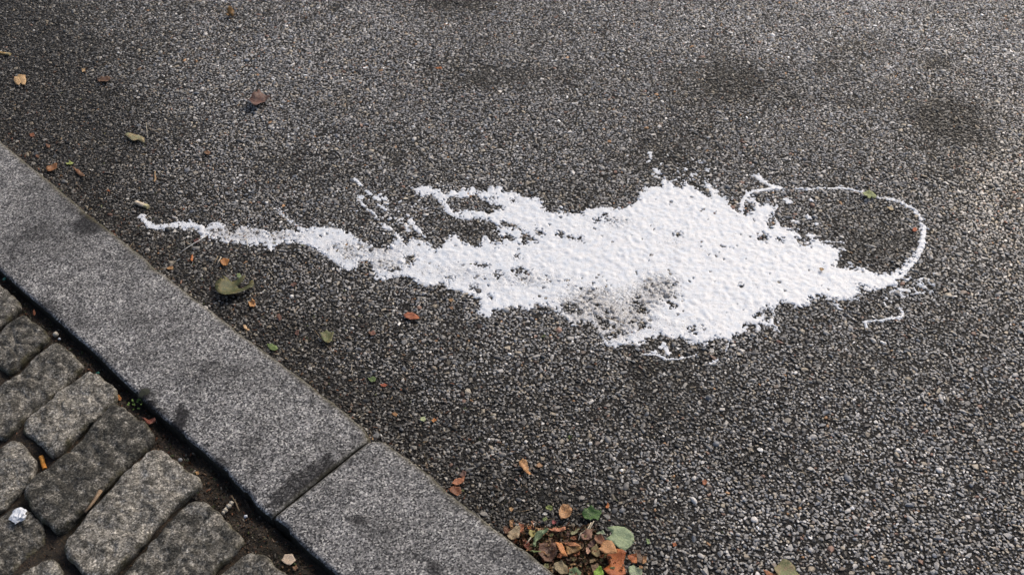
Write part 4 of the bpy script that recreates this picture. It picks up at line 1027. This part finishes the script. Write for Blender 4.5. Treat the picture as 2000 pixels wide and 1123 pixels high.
leaf([(57,262),(66,260),(68,267),(60,268)], (.14,.065,.035), RUST, 'rust fleck near the upper kerb end', curl=.2)
leaf([(88,280),(98,283),(97,289),(90,288)], (.18,.07,.03), BRN, 'orange rust fleck on the dark gutter above the kerb', curl=.2)
leaf([(70,300),(77,303),(74,309),(69,306)], (.16,.07,.035), BRN, 'rust crumb touching the upper kerb edge', curl=.2)
leaf([(876,583),(883,582),(886,586),(880,589)], (.27,.16,.07), TAN2, 'ochre chip just below the paint edge', curl=.1)
leaf([(877,598),(884,597),(886,602),(880,604)], (.24,.14,.08), BRN, 'dull ochre chip under the other ochre chip', curl=.1)
leaf([(540,614),(546,612),(551,622),(545,627)], (.12,.05,.03), PLUM, 'dark red brown scrap left of the dull green leaf', curl=.3)
leaf([(566,556),(574,550),(580,554),(572,560)], (.13,.05,.03), PLUM, 'dark red scrap under the paint band', curl=.3)
leaf([(576,646),(584,644),(582,655),(576,652)], (.16,.06,.03), PLUM, 'narrow maroon scrap near the dull green leaf', curl=.3)
leaf([(719,648),(731,645),(734,651),(724,655)], (.19,.075,.05), BRN, 'flat red brown stone coloured scrap below the oval leaf', curl=.2)

# the pile against the kerb (traced from a 6.67x enlargement)
def pp(pts): return [(980 + x / 6.667, 970 + y / 6.667) for x, y in pts]
GP = 'leaves heaped against the kerb'
PILE = [
 ([(80,470),(190,390),(240,400),(225,560),(120,560),(70,520)], (.27,.20,.12), (.34,.28,.18), 'beige grey leaf at the left end of the pile, against the kerb', .012, .4),
 ([(100,310),(150,300),(140,400),(110,400)], (.36,.20,.10), TAN2, 'upright tan leaf strip at the upper left of the pile', .008, .6),
 ([(220,350),(290,360),(280,460),(235,470)], (.30,.11,.05), RUST, 'rusty leaf flap above the beige grey leaf', .012, .6),
 ([(270,560),(350,590),(400,680),(350,700),(280,640)], (.24,.055,.03), RUST2, 'dark rust red leaf wedged at the kerb edge', .010, .5),
 ([(360,430),(430,440),(445,500),(390,540),(350,480)], (.30,.27,.08), OLV2, 'yellow green leaf with a bent tip in the left of the pile', .015, .4),
 ([(440,480),(500,450),(600,430),(610,450),(520,520),(450,590),(445,670),(400,640),(415,570)], (.14,.20,.11), (.10,.15,.07), 'curved green leaf strip in the left of the pile', .018, .7),
 ([(490,620),(600,610),(700,620),(720,760),(640,850),(560,850),(470,750)], (.14,.065,.035), (.09,.045,.03), 'large dark brown leaf under the orange ones near the kerb', .012, .35),
 ([(700,600),(780,590),(810,650),(830,700),(860,780),(805,775),(750,700)], (.50,.20,.06), (.40,.15,.05), 'bright orange tongue shaped leaf in the middle of the pile', .026, .5),
 ([(600,430),(700,400),(830,395),(835,430),(740,455),(650,450)], (.40,.17,.09), (.32,.12,.06), 'long salmon leaf along the top of the pile', .014, .7),
 ([(830,660),(920,620),(1020,630),(1045,680),(960,720),(860,750)], (.34,.17,.045), (.22,.13,.05), 'ochre leaf with dark stripes in the middle of the pile', .018, .5),
 ([(800,600),(960,590),(1030,640),(900,640)], (.36,.15,.06), (.28,.11,.05), 'thin orange brown blade above the striped ochre leaf', .022, .5),
 ([(680,870),(780,830),(850,900),(860,1000),(760,1010),(690,940)], (.26,.21,.12), (.20,.16,.09), 'beige leaf at the lower kerb side of the pile', .016, .4),
 ([(870,950),(980,920),(1040,990),(1000,1070),(880,1060)], (.09,.15,.06), (.13,.17,.09), 'dark green leaf at the bottom of the pile', .014, .4),
 ([(1200,970),(1240,930),(1280,905),(1330,1000),(1300,1080),(1200,1090)], (.25,.42,.05), (.17,.30,.04), 'vivid lime green leaf at the bottom of the pile', .018, .35),
 ([(1090,440),(1180,430),(1170,560),(1060,580),(1020,520)], (.24,.13,.09), (.18,.09,.06), 'pinkish brown crumpled leaf at the top of the pile', .018, .5),
 ([(1100,660),(1130,655),(1155,710),(1120,745),(1100,710)], (.55,.34,.24), (.48,.26,.17), 'small pale pink leaf chip in the pile', .024, .4),
 ([(1160,670),(1230,620),(1270,680),(1285,760),(1240,790),(1170,730)], (.30,.20,.09), (.22,.19,.08), 'olive tan leaf beside the heart shaped leaf', .020, .4),
 ([(1160,890),(1250,860),(1260,940),(1190,990)], (.24,.16,.09), BRN, 'dull brown leaf above the lime green leaf', .018, .4),
 ([(1360,760),(1430,720),(1500,690),(1560,700),(1620,740),(1590,830),(1590,900),(1615,1010),(1500,1070),(1380,1030),(1320,960),(1400,880)], (.40,.115,.02), (.30,.075,.018), 'large vivid orange leaf under the heart shaped leaf', .012, .3),
 ([(1640,760),(1700,745),(1755,755),(1760,860),(1710,860),(1640,800)], (.42,.13,.03), (.32,.09,.025), 'orange square leaf scrap at the right end of the pile', .010, .4),
 ([(1720,690),(1800,700),(1840,800),(1820,870),(1760,860),(1740,760)], (.09,.055,.035), BRN2, 'dark brown leaf at the right end of the pile', .006, .4),
 ([(1650,920),(1720,870),(1740,920),(1830,930),(1820,1060),(1680,1070)], (.25,.32,.19), (.31,.35,.24), 'pale green folded leaf at the lower right of the pile', .010, .4),
 ([(1840,775),(1890,775),(1885,850),(1830,880)], (.36,.17,.08), TAN2, 'tan leaf stub at the right end of the pile', .006, .6),
 ([(1790,890),(1840,895),(1830,930),(1790,925)], (.42,.20,.12), TAN2, 'pink tan scrap over the pale green folded leaf', .018, .4),
 ([(1220,470),(1320,430),(1350,480),(1270,490)], (.24,.29,.20), SAGE2, 'little sage leaf left of the big sage leaf', .012, .4),
 ([(890,460),(990,410),(1015,425),(950,490),(900,500)], (.22,.22,.12), OLV, 'grey olive leaf at the top of the pile', .012, .4),
 ([(1210,500),(1290,490),(1340,560),(1300,610),(1250,620),(1200,540)], (.26,.10,.05), BRN, 'folded chestnut brown leaf above the heart shaped leaf', .020, .6),
 ([(1120,610),(1190,550),(1235,600),(1190,650),(1130,670)], (.16,.08,.06), PLUM, 'purple brown leaf left of the folded chestnut leaf', .016, .5),
 ([(360,705),(420,690),(500,695),(510,715),(420,720)], (.14,.20,.07), OLV, 'thin dark green blade pointing off the kerb edge', .020, .6),
 ([(430,400),(540,400),(530,440),(470,430)], (.40,.20,.11), TAN2, 'salmon leaf tip at the upper left of the pile', .012, .6),
 ([(380,310),(410,330),(420,400),(400,390)], (.46,.22,.12), TAN, 'thin upright salmon leaf shard above the pile', .008, .5),
 ([(530,280),(580,255),(600,290),(545,320)], (.18,.26,.09), OLV, 'small green leaf above the pile', .006, .4),
 ([(655,305),(690,300),(710,330),(680,355),(655,340)], (.32,.07,.07), (.24,.05,.05), 'small crimson berry skin above the pile', .006, .4),
 ([(95,140),(120,125),(155,150),(130,180),(100,170)], (.50,.30,.14), TAN, 'light tan crumb with a twig at the upper left of the pile', .005, .4),
 ([(572,130),(600,110),(655,125),(660,165),(625,180),(620,150),(585,165)], (.28,.32,.09), (.22,.28,.08), 'yellow green hooked leaf bit left of the curled tan leaf', .006, .5),
 ([(740,210),(760,160),(790,125),(860,113),(905,150),(915,200),(900,245),(860,290),(800,290),(760,305)], (.40,.22,.10), (.30,.15,.06), 'curled tan leaf like a cup above the pile', .006, .95),
 ([(1040,225),(1070,170),(1120,150),(1165,125),(1210,170),(1290,180),(1300,210),(1275,260),(1250,335),(1190,300),(1150,325),(1080,290)], GRN, GRN2, 'dark fresh green pointed leaf just above the pile', .006, .35),
 ([(1370,405),(1440,385),(1520,378),(1600,395),(1660,440),(1715,500),(1732,575),(1700,610),(1655,660),(1600,690),(1560,700),(1500,650),(1440,590),(1350,545),(1400,510),(1440,470)], SAGE, SAGE2, 'big pale sage green leaf with fine veins beside the pile', .014, .16),
 ([(1300,610),(1330,575),(1380,560),(1430,570),(1470,620),(1490,680),(1508,732),(1420,742),(1340,738),(1290,700),(1256,675),(1290,650)], (.42,.21,.085), (.37,.18,.07), 'smooth tan heart shaped leaf on top of the pile', .030, .18),
]
for pts, ca, cb, lb, z, cu in PILE:
    big_ = 'sage green' in lb and 'big' in lb
    leaf(pp(pts), ca, cb, lb, z=z, curl=cu, rough=.04 if (big_ or 'heart' in lb) else .14, group=GP, ragged=.03 if big_ or 'heart' in lb else .08, axis=.1 if 'fresh green' in lb else (-.75 if big_ else (-.55 if 'heart' in lb else None)),
         stem=[(1136.5, 1003.5), (1126, 1006)] if 'fresh green' in lb else ([(1236, 1055), (1242, 1059)] if big_ else None))
pool = [(BRN, RUST2), (RUST, BRN), (TAN2, RUST), (OLV, BRN), (OR2, RUST), (TAN, TAN2), (BRN2, PLUM), (OLV2, OLV), ((.20, .12, .06), BRN), ((.34, .27, .16), TAN)]
pile_poly = pp([(40,420),(300,380),(700,400),(1150,380),(1330,560),(1600,900),(1620,1080),(760,1080),(500,840),(250,640),(90,560)])
cnt = 0
while cnt < 165:
    x, y = R.uniform(985, 1235), R.uniform(1020, 1133)
    if not inside_poly((x, y), pile_poly): continue
    s = R.uniform(3, 9.5); m = R.randint(5, 8); a0 = R.uniform(0, 6.28); el_ = R.uniform(.35, .9)
    pts = []
    for i in range(m):
        t = 2 * math.pi * i / m; r_ = s * R.uniform(.7, 1.1)
        X_, Y_ = r_ * math.cos(t), r_ * el_ * math.sin(t)
        pts.append((x + X_ * math.cos(a0) - Y_ * math.sin(a0), y + (X_ * math.sin(a0) + Y_ * math.cos(a0)) * .85))
    pi = R.randrange(len(pool)); ca, cb = pool[pi]
    near = min(PILE, key=lambda e: math.hypot(980 + sum(p[0] for p in e[0]) / len(e[0]) / 6.667 - x, 970 + sum(p[1] for p in e[0]) / len(e[0]) / 6.667 - y))[3]
    for w_ in (' in the ', ' at the ', ' above ', ' beside ', ' under ', ' with ', ' against ', ' wedged ', ' left of', ' on top', ' along ', ', ', ' pointing', ' like '): near = near.split(w_)[0]
    leaf(pts, ca, cb, ('brown', 'rusty', 'tan', 'olive', 'orange', 'pale tan', 'dark brown', 'mossy', 'dull brown', 'beige')[pi] + ' dry leaf scrap in the heap touching the ' + near, z=R.uniform(.003, .017), curl=R.uniform(.2, .9), rough=.25, group='dry leaf scraps mixed into the heap at the kerb', nm='leaf_scrap', sub=2, ragged=.15)
    bpy.context.scene.collection.objects[-1].rotation_euler = (R.uniform(-.35, .35), R.uniform(-.35, .35), 0)
    cnt += 1
# humus under the heap
m = 4200
hx_, hy_ = [], []
while len(hx_) < m:
    x, y = R.uniform(985, 1240), R.uniform(1010, 1135)
    if inside_poly((x, y), pile_poly): g_ = P(x, y, .004); hx_.append(g_[0]); hy_.append(g_[1])
hx_, hy_ = np.array(hx_), np.array(hy_); gs = .0008 + .0022 * rng.random(m) ** 2
gpal = np.array([(.05, .03, .018), (.10, .05, .025), (.16, .08, .035), (.03, .022, .015), (.08, .08, .03), (.25, .15, .08)])
scatter('leaf_humus', hx_, hy_, .002 + .009 * rng.random(m), rng.uniform(0, 6.28, (m, 3)), np.stack([gs * 2.2, gs, gs * .35], -1), gpal[rng.choice(6, m)], rng.integers(0, NS, m), road)
# loose small bits of leaf over the whole road, one kind nobody could tell apart
for k in range(34):
    while True:
        x, y = R.uniform(20, 1980), R.uniform(20, 1100)
        X_, Y_ = P(x, y)
        kd = float(kerb_dist(np.array(X_), np.array(Y_)))
        if kd < .02: continue
        if R.random() < math.exp(-kd / .35) + .06:
            j_, i_ = int((X_ - PX0) / G), int((Y_ - PY0) / G)
            if 0 <= j_ < W and 0 <= i_ < H and lab[i_, j_] > 0: continue
            break
    s = R.uniform(1.8, 4.2); a0 = R.uniform(0, 6.28); pts = []
    for i in range(5):
        t = 2 * math.pi * i / 5 + R.uniform(-.3, .3); r_ = s * R.uniform(.7, 1.2)
        X1_, Y1_ = r_ * math.cos(t), r_ * .5 * math.sin(t)
        pts.append((x + X1_ * math.cos(a0) - Y1_ * math.sin(a0), y + (X1_ * math.sin(a0) + Y1_ * math.cos(a0)) * .8))
    pi = R.randrange(7); ca, cb = [(RUST, BRN), (TAN2, TAN), (BRN, BRN2), (OR2, RUST), (PLUM, BRN), (OLV, OLV2), ((.15, .06, .04), BRN)][pi]
    LM = [((277, 400), 'beige cigarette butt'), ((458, 565), 'torn olive leaf'), ((803, 618), 'red brown oval leaf'), ((640, 658), 'dull green ragged leaf'), ((1022, 913), 'tan teardrop leaf'), ((725, 850), 'kerb joint'), ((507, 199), 'folded reddish brown leaf'), ((263, 271), 'pale olive narrow leaf'), ((38, 158), 'tan notched leaf'),
          ((1213, 1050), 'big sage leaf'), ((1535, 1108), 'green and brown broad leaf'), ((1790, 470), 'curved paint line'), ((1350, 640), 'belly of the paint spill'), ((900, 360), 'white finger of the paint'), ((1640, 945), 'curved brown stem'), ((1450, 165), 'dark oil stain'), ((103, 328), 'orange brown leaf'), ((600, 460), 'paint tail'), ((850, 133), 'orange forked scrap'), ((890, 940), 'salmon brown leaf')]
    near = min(LM, key=lambda e: math.hypot(e[0][0] - x, e[0][1] - y)); dx_, dy_ = x - near[0][0], y - near[0][1]
    side = ('right of' if dx_ > 0 else 'left of') if abs(dx_) > abs(dy_) else ('below' if dy_ > 0 else 'above')
    leaf(pts, ca, cb, 'tiny ' + ('rust', 'tan', 'brown', 'orange', 'maroon', 'olive', 'red brown')[pi] + ' leaf crumb on the asphalt ' + side + ' the ' + near[1], z=.003, curl=.3, group='tiny leaf crumbs strewn on the asphalt', nm='leaf_crumb', sub=1, ragged=0)

# stalks and splinters
def stalk(pts, r, mat, label, z=.005, cat='stalk', nm='dry_stalk', zs=None):
    g_ = [P(x, y, z) for x, y in pts]; c = g_[0]
    o = tube(nm, [(p[0] - c[0], p[1] - c[1], (zs[k] if zs else 0.0)) for k, p in enumerate(g_)], r, r * .6, mat)
    o.location = (c[0], c[1], z); tag(o, label, cat); return o
stalk([(404,460),(392,468),(378,476),(364,485),(352,493)], .0013, mat_plain('white_straw', (.62, .62, .60)), 'pale straw stalk slanting down from the paint tail')
stalk([(481,466),(483,475),(484,486)], .0008, M_STRAW, 'short upright straw at the lower edge of the thin paint')
stalk([(285,240),(287,256),(288,266)], .0009, M_STRAW, 'thin pale upright stalk above the olive leaf')
stalk([(290,252),(302,256),(313,261)], .0013, M_TWIG, 'tan stalk beside the thin pale stalk above the olive leaf')
stalk([(432,502),(428,509),(424,517)], .0016, M_STRAW, 'pale wood splinter left of the small cupped orange leaf')
stalk([(426,500),(422,508),(417,517)], .0014, M_TWIG, 'brown wood splinter beside the pale one')
stalk([(523,525),(530,534),(537,542),(537,549)], .0007, M_STRAW, 'bent grey grass stalk right of the torn olive leaf')
stalk([(615,645),(624,658),(635,672),(655,694)], .0008, M_TWIG, 'long thin stalk through the dull green ragged leaf')
stalk([(687,711),(687,722),(690,741)], .0007, M_STRAW, 'upright thin stalk near the small dark green bit')
stalk([(687,754),(691,751),(697,748)], .001, M_STRAW, 'tiny pale stick below the upright thin stalk')
stalk([(1181,619),(1195,624),(1210,628),(1222,632)], .0010, M_TWIG, 'thin brown twig lying across the worn grey paint', z=.007)
stalk([(1619,931),(1625,943),(1636,949),(1648,950),(1657,945)], .0010, M_TWIG, 'curved brown grass stem on the right asphalt')
stalk([(1692,915),(1689,921),(1689,928)], .0010, M_STRAW, 'short curved straw above the curved brown stem')
stalk([(1566,918),(1573,924),(1577,930)], .0009, M_TWIG, 'short brown stick left of the curved brown stem')
stalk([(1282,1010),(1288,1018),(1293,1029)], .0010, M_STRAW, 'pale bent stick right of the green pointed leaf')
stalk([(1155,1020),(1148,1032),(1140,1038),(1130,1044)], .0012, M_STRAW, 'straw husk stalk standing out of the top of the pile', z=.018)
stalk([(1160,1017),(1153,1030),(1150,1036)], .0010, M_STRAW, 'second straw husk blade beside the straw husk stalk', z=.020)
stalk([(1135,1040),(1132,1048),(1130,1054)], .0011, M_STRAW, 'short pale husk blade under the straw husk stalk', z=.022)
stalk([(1037,1049),(1032,1056),(1028,1061)], .0013, M_STRAW, 'pale straw across the rust red leaf in the pile', z=.020)
stalk([(1004,997),(1020,998),(1035,995)], .0007, M_TWIG, 'thin reddish twig above the left end of the pile')
stalk([(1060,1018),(1072,1014),(1084,1012)], .0006, M_TWIG, 'thin twig under the small green leaf above the pile')
stalk([(452,968),(460,980),(467,998)], .0016, M_TWIG, 'grey brown stick in the soil joint beside the kerb', z=ZB + .008)
stalk([(197,958),(186,975),(178,986),(166,1000)], .0040, mat_plain('brown_bark_stick', (.22, .15, .09)), 'flat tan stick lodged in the joint between two setts', z=ZS - .004, cat='stick', nm='stick')
for k in range(14):
    x, y = R.uniform(420, 1000), R.uniform(560, 930)
    X_, Y_ = P(x, y); kd = float(kerb_dist(np.array(X_), np.array(Y_)))
    if kd < .02 or kd > .5: continue
    a0 = R.uniform(0, 6.28); L = R.uniform(5, 14)
    o = stalk([(x, y), (x + L * math.cos(a0) * .5, y + L * math.sin(a0) * .5 + R.uniform(-1, 1)), (x + L * math.cos(a0), y + L * math.sin(a0))], .0005, R.choice([M_STRAW, M_TWIG]), 'hair thin bit of dry grass near the gutter')
    o['group'] = 'bits of dry grass near the gutter'; nr = min(LM, key=lambda e: math.hypot(e[0][0] - x, e[0][1] - y)); o['label'] = 'hair thin bit of dry grass ' + ('right of' if x > nr[0][0] else 'left of') + ' the ' + nr[1]

# cigarette ends
def butt(px, py, dxpx, dypx, r, label, mpaper, mfilt, z, split=.72, bend=0.0):
    a_ = np.array([*P(px - dxpx / 2, py - dypx / 2, z), z]); b_ = np.array([*P(px + dxpx / 2, py + dypx / 2, z), z + bend])
    root = bpy.data.objects.new('cigarette_butt', None); COL.objects.link(root); root.location = tuple(a_)
    tag(root, label, 'cigarette butt')
    def cyl(name, t0, t1, mat, rr, seg=14, wob=.0004):
        V = []; Fq = []; d = (b_ - a_); L = np.linalg.norm(d); d = d / L; s = np.array([-d[1], d[0], 0]); s /= np.linalg.norm(s); u_ = np.cross(d, s)
        ts = np.linspace(t0, t1, 8)
        for i, t in enumerate(ts):
            for k in range(seg):
                th = 2 * math.pi * k / seg; q_ = rr * (1 + .09 * math.sin(3 * th + t * 9)) + R.uniform(-wob, wob)
                V.append(tuple(d * L * t + s * math.cos(th) * q_ + u_ * math.sin(th) * q_ * .8))
        for i in range(7):
            for k in range(seg): Fq.append((i * seg + k, i * seg + (k + 1) % seg, (i + 1) * seg + (k + 1) % seg, (i + 1) * seg + k))
        Fq.append(tuple(range(seg))[::-1]); Fq.append(tuple(7 * seg + k for k in range(seg)))
        me = bpy.data.meshes.new(name); me.from_pydata(V, [], Fq); me.update()
        for p in me.polygons[:-2]: p.use_smooth = True
        link(name, me, mat, root)
    cyl('paper_tube', 0, split, mpaper, r); cyl('filter_tip', split, 1.0, mfilt, r * .97)
    return root
butt(277, 400, 25, 9, .0058, 'crushed beige cigarette butt above the round tip of the paint tail', M_PAPER, mat_plain('yellowed_filter_end', (.50, .46, .27), .8), .0065)
butt(9, 105, 22, 3, .0045, 'pale tan cigarette butt at the left edge of the asphalt', M_FILTER, mat_plain('cream_filter_end', (.52, .42, .22), .8), .0062, .6)
butt(83, 902, 6, 22, .0042, 'orange cigarette end standing in the gap between setts', M_ORANGE, mat_plain('orange_filter_end', (.50, .20, .03), .8), ZS - .018, .6, -.004)

# foil scrap, mineral chips, glass chip, pebbles in the joint
def lump(name, px, py, z, size, mat, label, cat, seed, crump=.35, subdiv=3, flat=False, parent=None, scale=(1, 1, 1)):
    bm = bmesh.new(); bmesh.ops.create_icosphere(bm, subdivisions=subdiv, radius=1.0)
    for v in bm.verts:
        k = 1 + crump * noise.noise(v.co * 1.7 + Vector((seed * 3.3, 1, 2))) + crump * .5 * noise.noise(v.co * 4.5 + Vector((seed, 3, 1)))
        v.co = Vector((v.co.x * scale[0], v.co.y * scale[1], v.co.z * scale[2])) * k * size
    me = bpy.data.meshes.new(name); bm.to_mesh(me); bm.free()
    for p in me.polygons: p.use_smooth = not flat
    x, y = P(px, py, z); o = link(name, me, mat, None, (x, y, z)); tag(o, label, cat); return o
lump('foil_scrap', 37, 1007, ZS - .004, .0125, M_FOIL, 'small crumpled white foil scrap between the lower left setts', 'scrap', 1, .6, 3, True, scale=(.9, 1.1, .6))
lump('pebble_stone', 109, 653, ZB + .010, .0058, M_PALE, 'round pale pebble in the soil joint beside the second sett', 'pebble', 2, .2, 2)
lump('pebble_stone', 116, 662, ZB + .008, .0028, M_FOIL, 'tiny white pebble next to the round pale pebble', 'pebble', 3, .2, 2)
for k, (x, y, s) in enumerate([(440, 996, .0046), (447, 988, .0050), (452, 982, .0042), (436, 1001, .0036)]):
    o = lump('mortar_crumb', x, y, ZB + .010, s, M_PALE, ('third', 'second', 'uppermost', 'lowest')[k] + ' pale mortar crumb in the cluster of four by the kerb', 'mortar crumb', 4 + k, .4, 2); o['group'] = 'pale mortar crumbs in the joint'
lump('mortar_crumb', 480, 1008, ZB + .008, .0034, M_FOIL, 'single white crumb right of the cluster of pale mortar crumbs', 'mortar crumb', 9, .3, 2)
lump('glass_chip', 9, 544, ZB + .012, .0052, M_GLASS, 'teal glass chip in the joint at the left edge', 'glass chip', 10, .4, 1, True, scale=(.7, 1.3, .5))
lump('glass_chip', 191, 728, ZB + .008, .0036, M_GLASS, 'smaller teal glass chip in the joint above the fourth sett', 'glass chip', 11, .4, 1, True, scale=(1.2, .8, .5))
leaf([(549,1093),(556,1082),(571,1081),(578,1093),(566,1103),(557,1100)], (.52,.42,.32), (.46,.36,.27), 'pale beige angular chip in the soil joint at the bottom', z=ZB + .012, curl=.15, rough=.05, ragged=.02, cat='chip', nm='bark_chip')
leaf([(571,1106),(579,1102),(582,1108),(575,1113)], (.26,.13,.06), BRN, 'small brown chip below the pale beige angular chip', z=ZB + .010, curl=.2, cat='chip', nm='bark_chip')
leaf([(277,816),(288,818),(303,816),(304,822),(297,826),(291,830),(284,822)], (.20,.055,.03), (.14,.04,.025), 'reddish triangular leaf in the joint beside the fifth sett', z=ZB + .012, curl=.4)
leaf([(64,606),(67,604),(69,612),(67,617),(64,612)], (.28,.09,.04), RUST, 'orange sliver of leaf in the joint near the left edge', z=ZB + .010, curl=.5)
leaf([(226,772),(232,770),(237,776),(234,782),(229,778)], (.40,.20,.04), OR2, 'orange leaf bit in the joint above the weed', z=ZB + .010, curl=.5)
leaf([(381,921),(387,919),(389,924),(384,926)], (.42,.25,.10), TAN2, 'ochre crumb at the corner of the sixth sett', z=ZB + .014, curl=.3)
lump('joint_stone', 352, 898, ZB + .010, .0042, mat_plain('grey_chip', (.22, .23, .25)), 'blue grey stone chip in the joint beside the sixth sett', 'pebble', 15, .3, 2)
lump('moss_clump', 283, 768, KH - .004, .012, mat_plain('dark_moss', (.018, .022, .014), .9, 500), 'dark mossy lump on the inner kerb edge above the weed', 'moss', 21, .35, 3, False, scale=(1, 1.1, .45))

# little weed by the kerb
weed = bpy.data.objects.new('weed', None); COL.objects.link(weed)
wx, wy = P(275, 789, ZB + .006); weed.location = (wx, wy, ZB + .004)
tag(weed, 'tiny bright green weed growing between kerb and setts', 'weed')
for k in range(22):
    a0 = R.uniform(0, 6.28); d = R.uniform(.001, .011); s = R.uniform(.0017, .0034)
    V = [(0, 0, 0)]; 
    for i in range(8):
        t = 2 * math.pi * i / 8; V.append((s * (1 + math.cos(t)) * .9, s * .62 * math.sin(t), s * .25 * math.sin(t) ** 2))
    me = bpy.data.meshes.new('leaflet'); me.from_pydata(V[1:], [], [(0, 1, 2, 3, 4, 5, 6, 7)]); me.update()
    o = link('leaflet', me, M_MOSS, weed)
    yy = -.012 if k % 3 == 0 else 0; xx = -.009 if k % 3 == 0 else 0
    o.location = (d * math.cos(a0) + xx, d * math.sin(a0) + yy, R.uniform(.004, .013)); o.rotation_euler = (R.uniform(-.5, .5), R.uniform(-.7, .2), a0)
for k in range(3):
    tube('shoot', [(0, 0, -.004), (R.uniform(-.004, .004), R.uniform(-.004, .004), .006)], .0006, .0004, M_MOSS, weed)
# grass sprig below the paint
for (px, py, m, lb, hh) in ((1060, 658, 9, 'tiny green grass sprig below the paint on the left of the spill belly', .006), (1112, 856, 9, 'faint grass sprig on open asphalt in the lower middle', .006)):
    root = bpy.data.objects.new('grass_sprig', None); COL.objects.link(root); gx_, gy_ = P(px, py, .002); root.location = (gx_, gy_, .001); tag(root, lb, 'grass')
    for k in range(m):
        a0 = R.uniform(0, 6.28); L = R.uniform(.003, .008)
        tube('blade', [(0.002 * math.cos(a0 * 3), .002 * math.sin(a0 * 3), 0), (L * .5 * math.cos(a0), L * .5 * math.sin(a0), hh * .7), (L * math.cos(a0), L * math.sin(a0), hh * .8)], .0005, .0002, M_MOSS, root, 4)
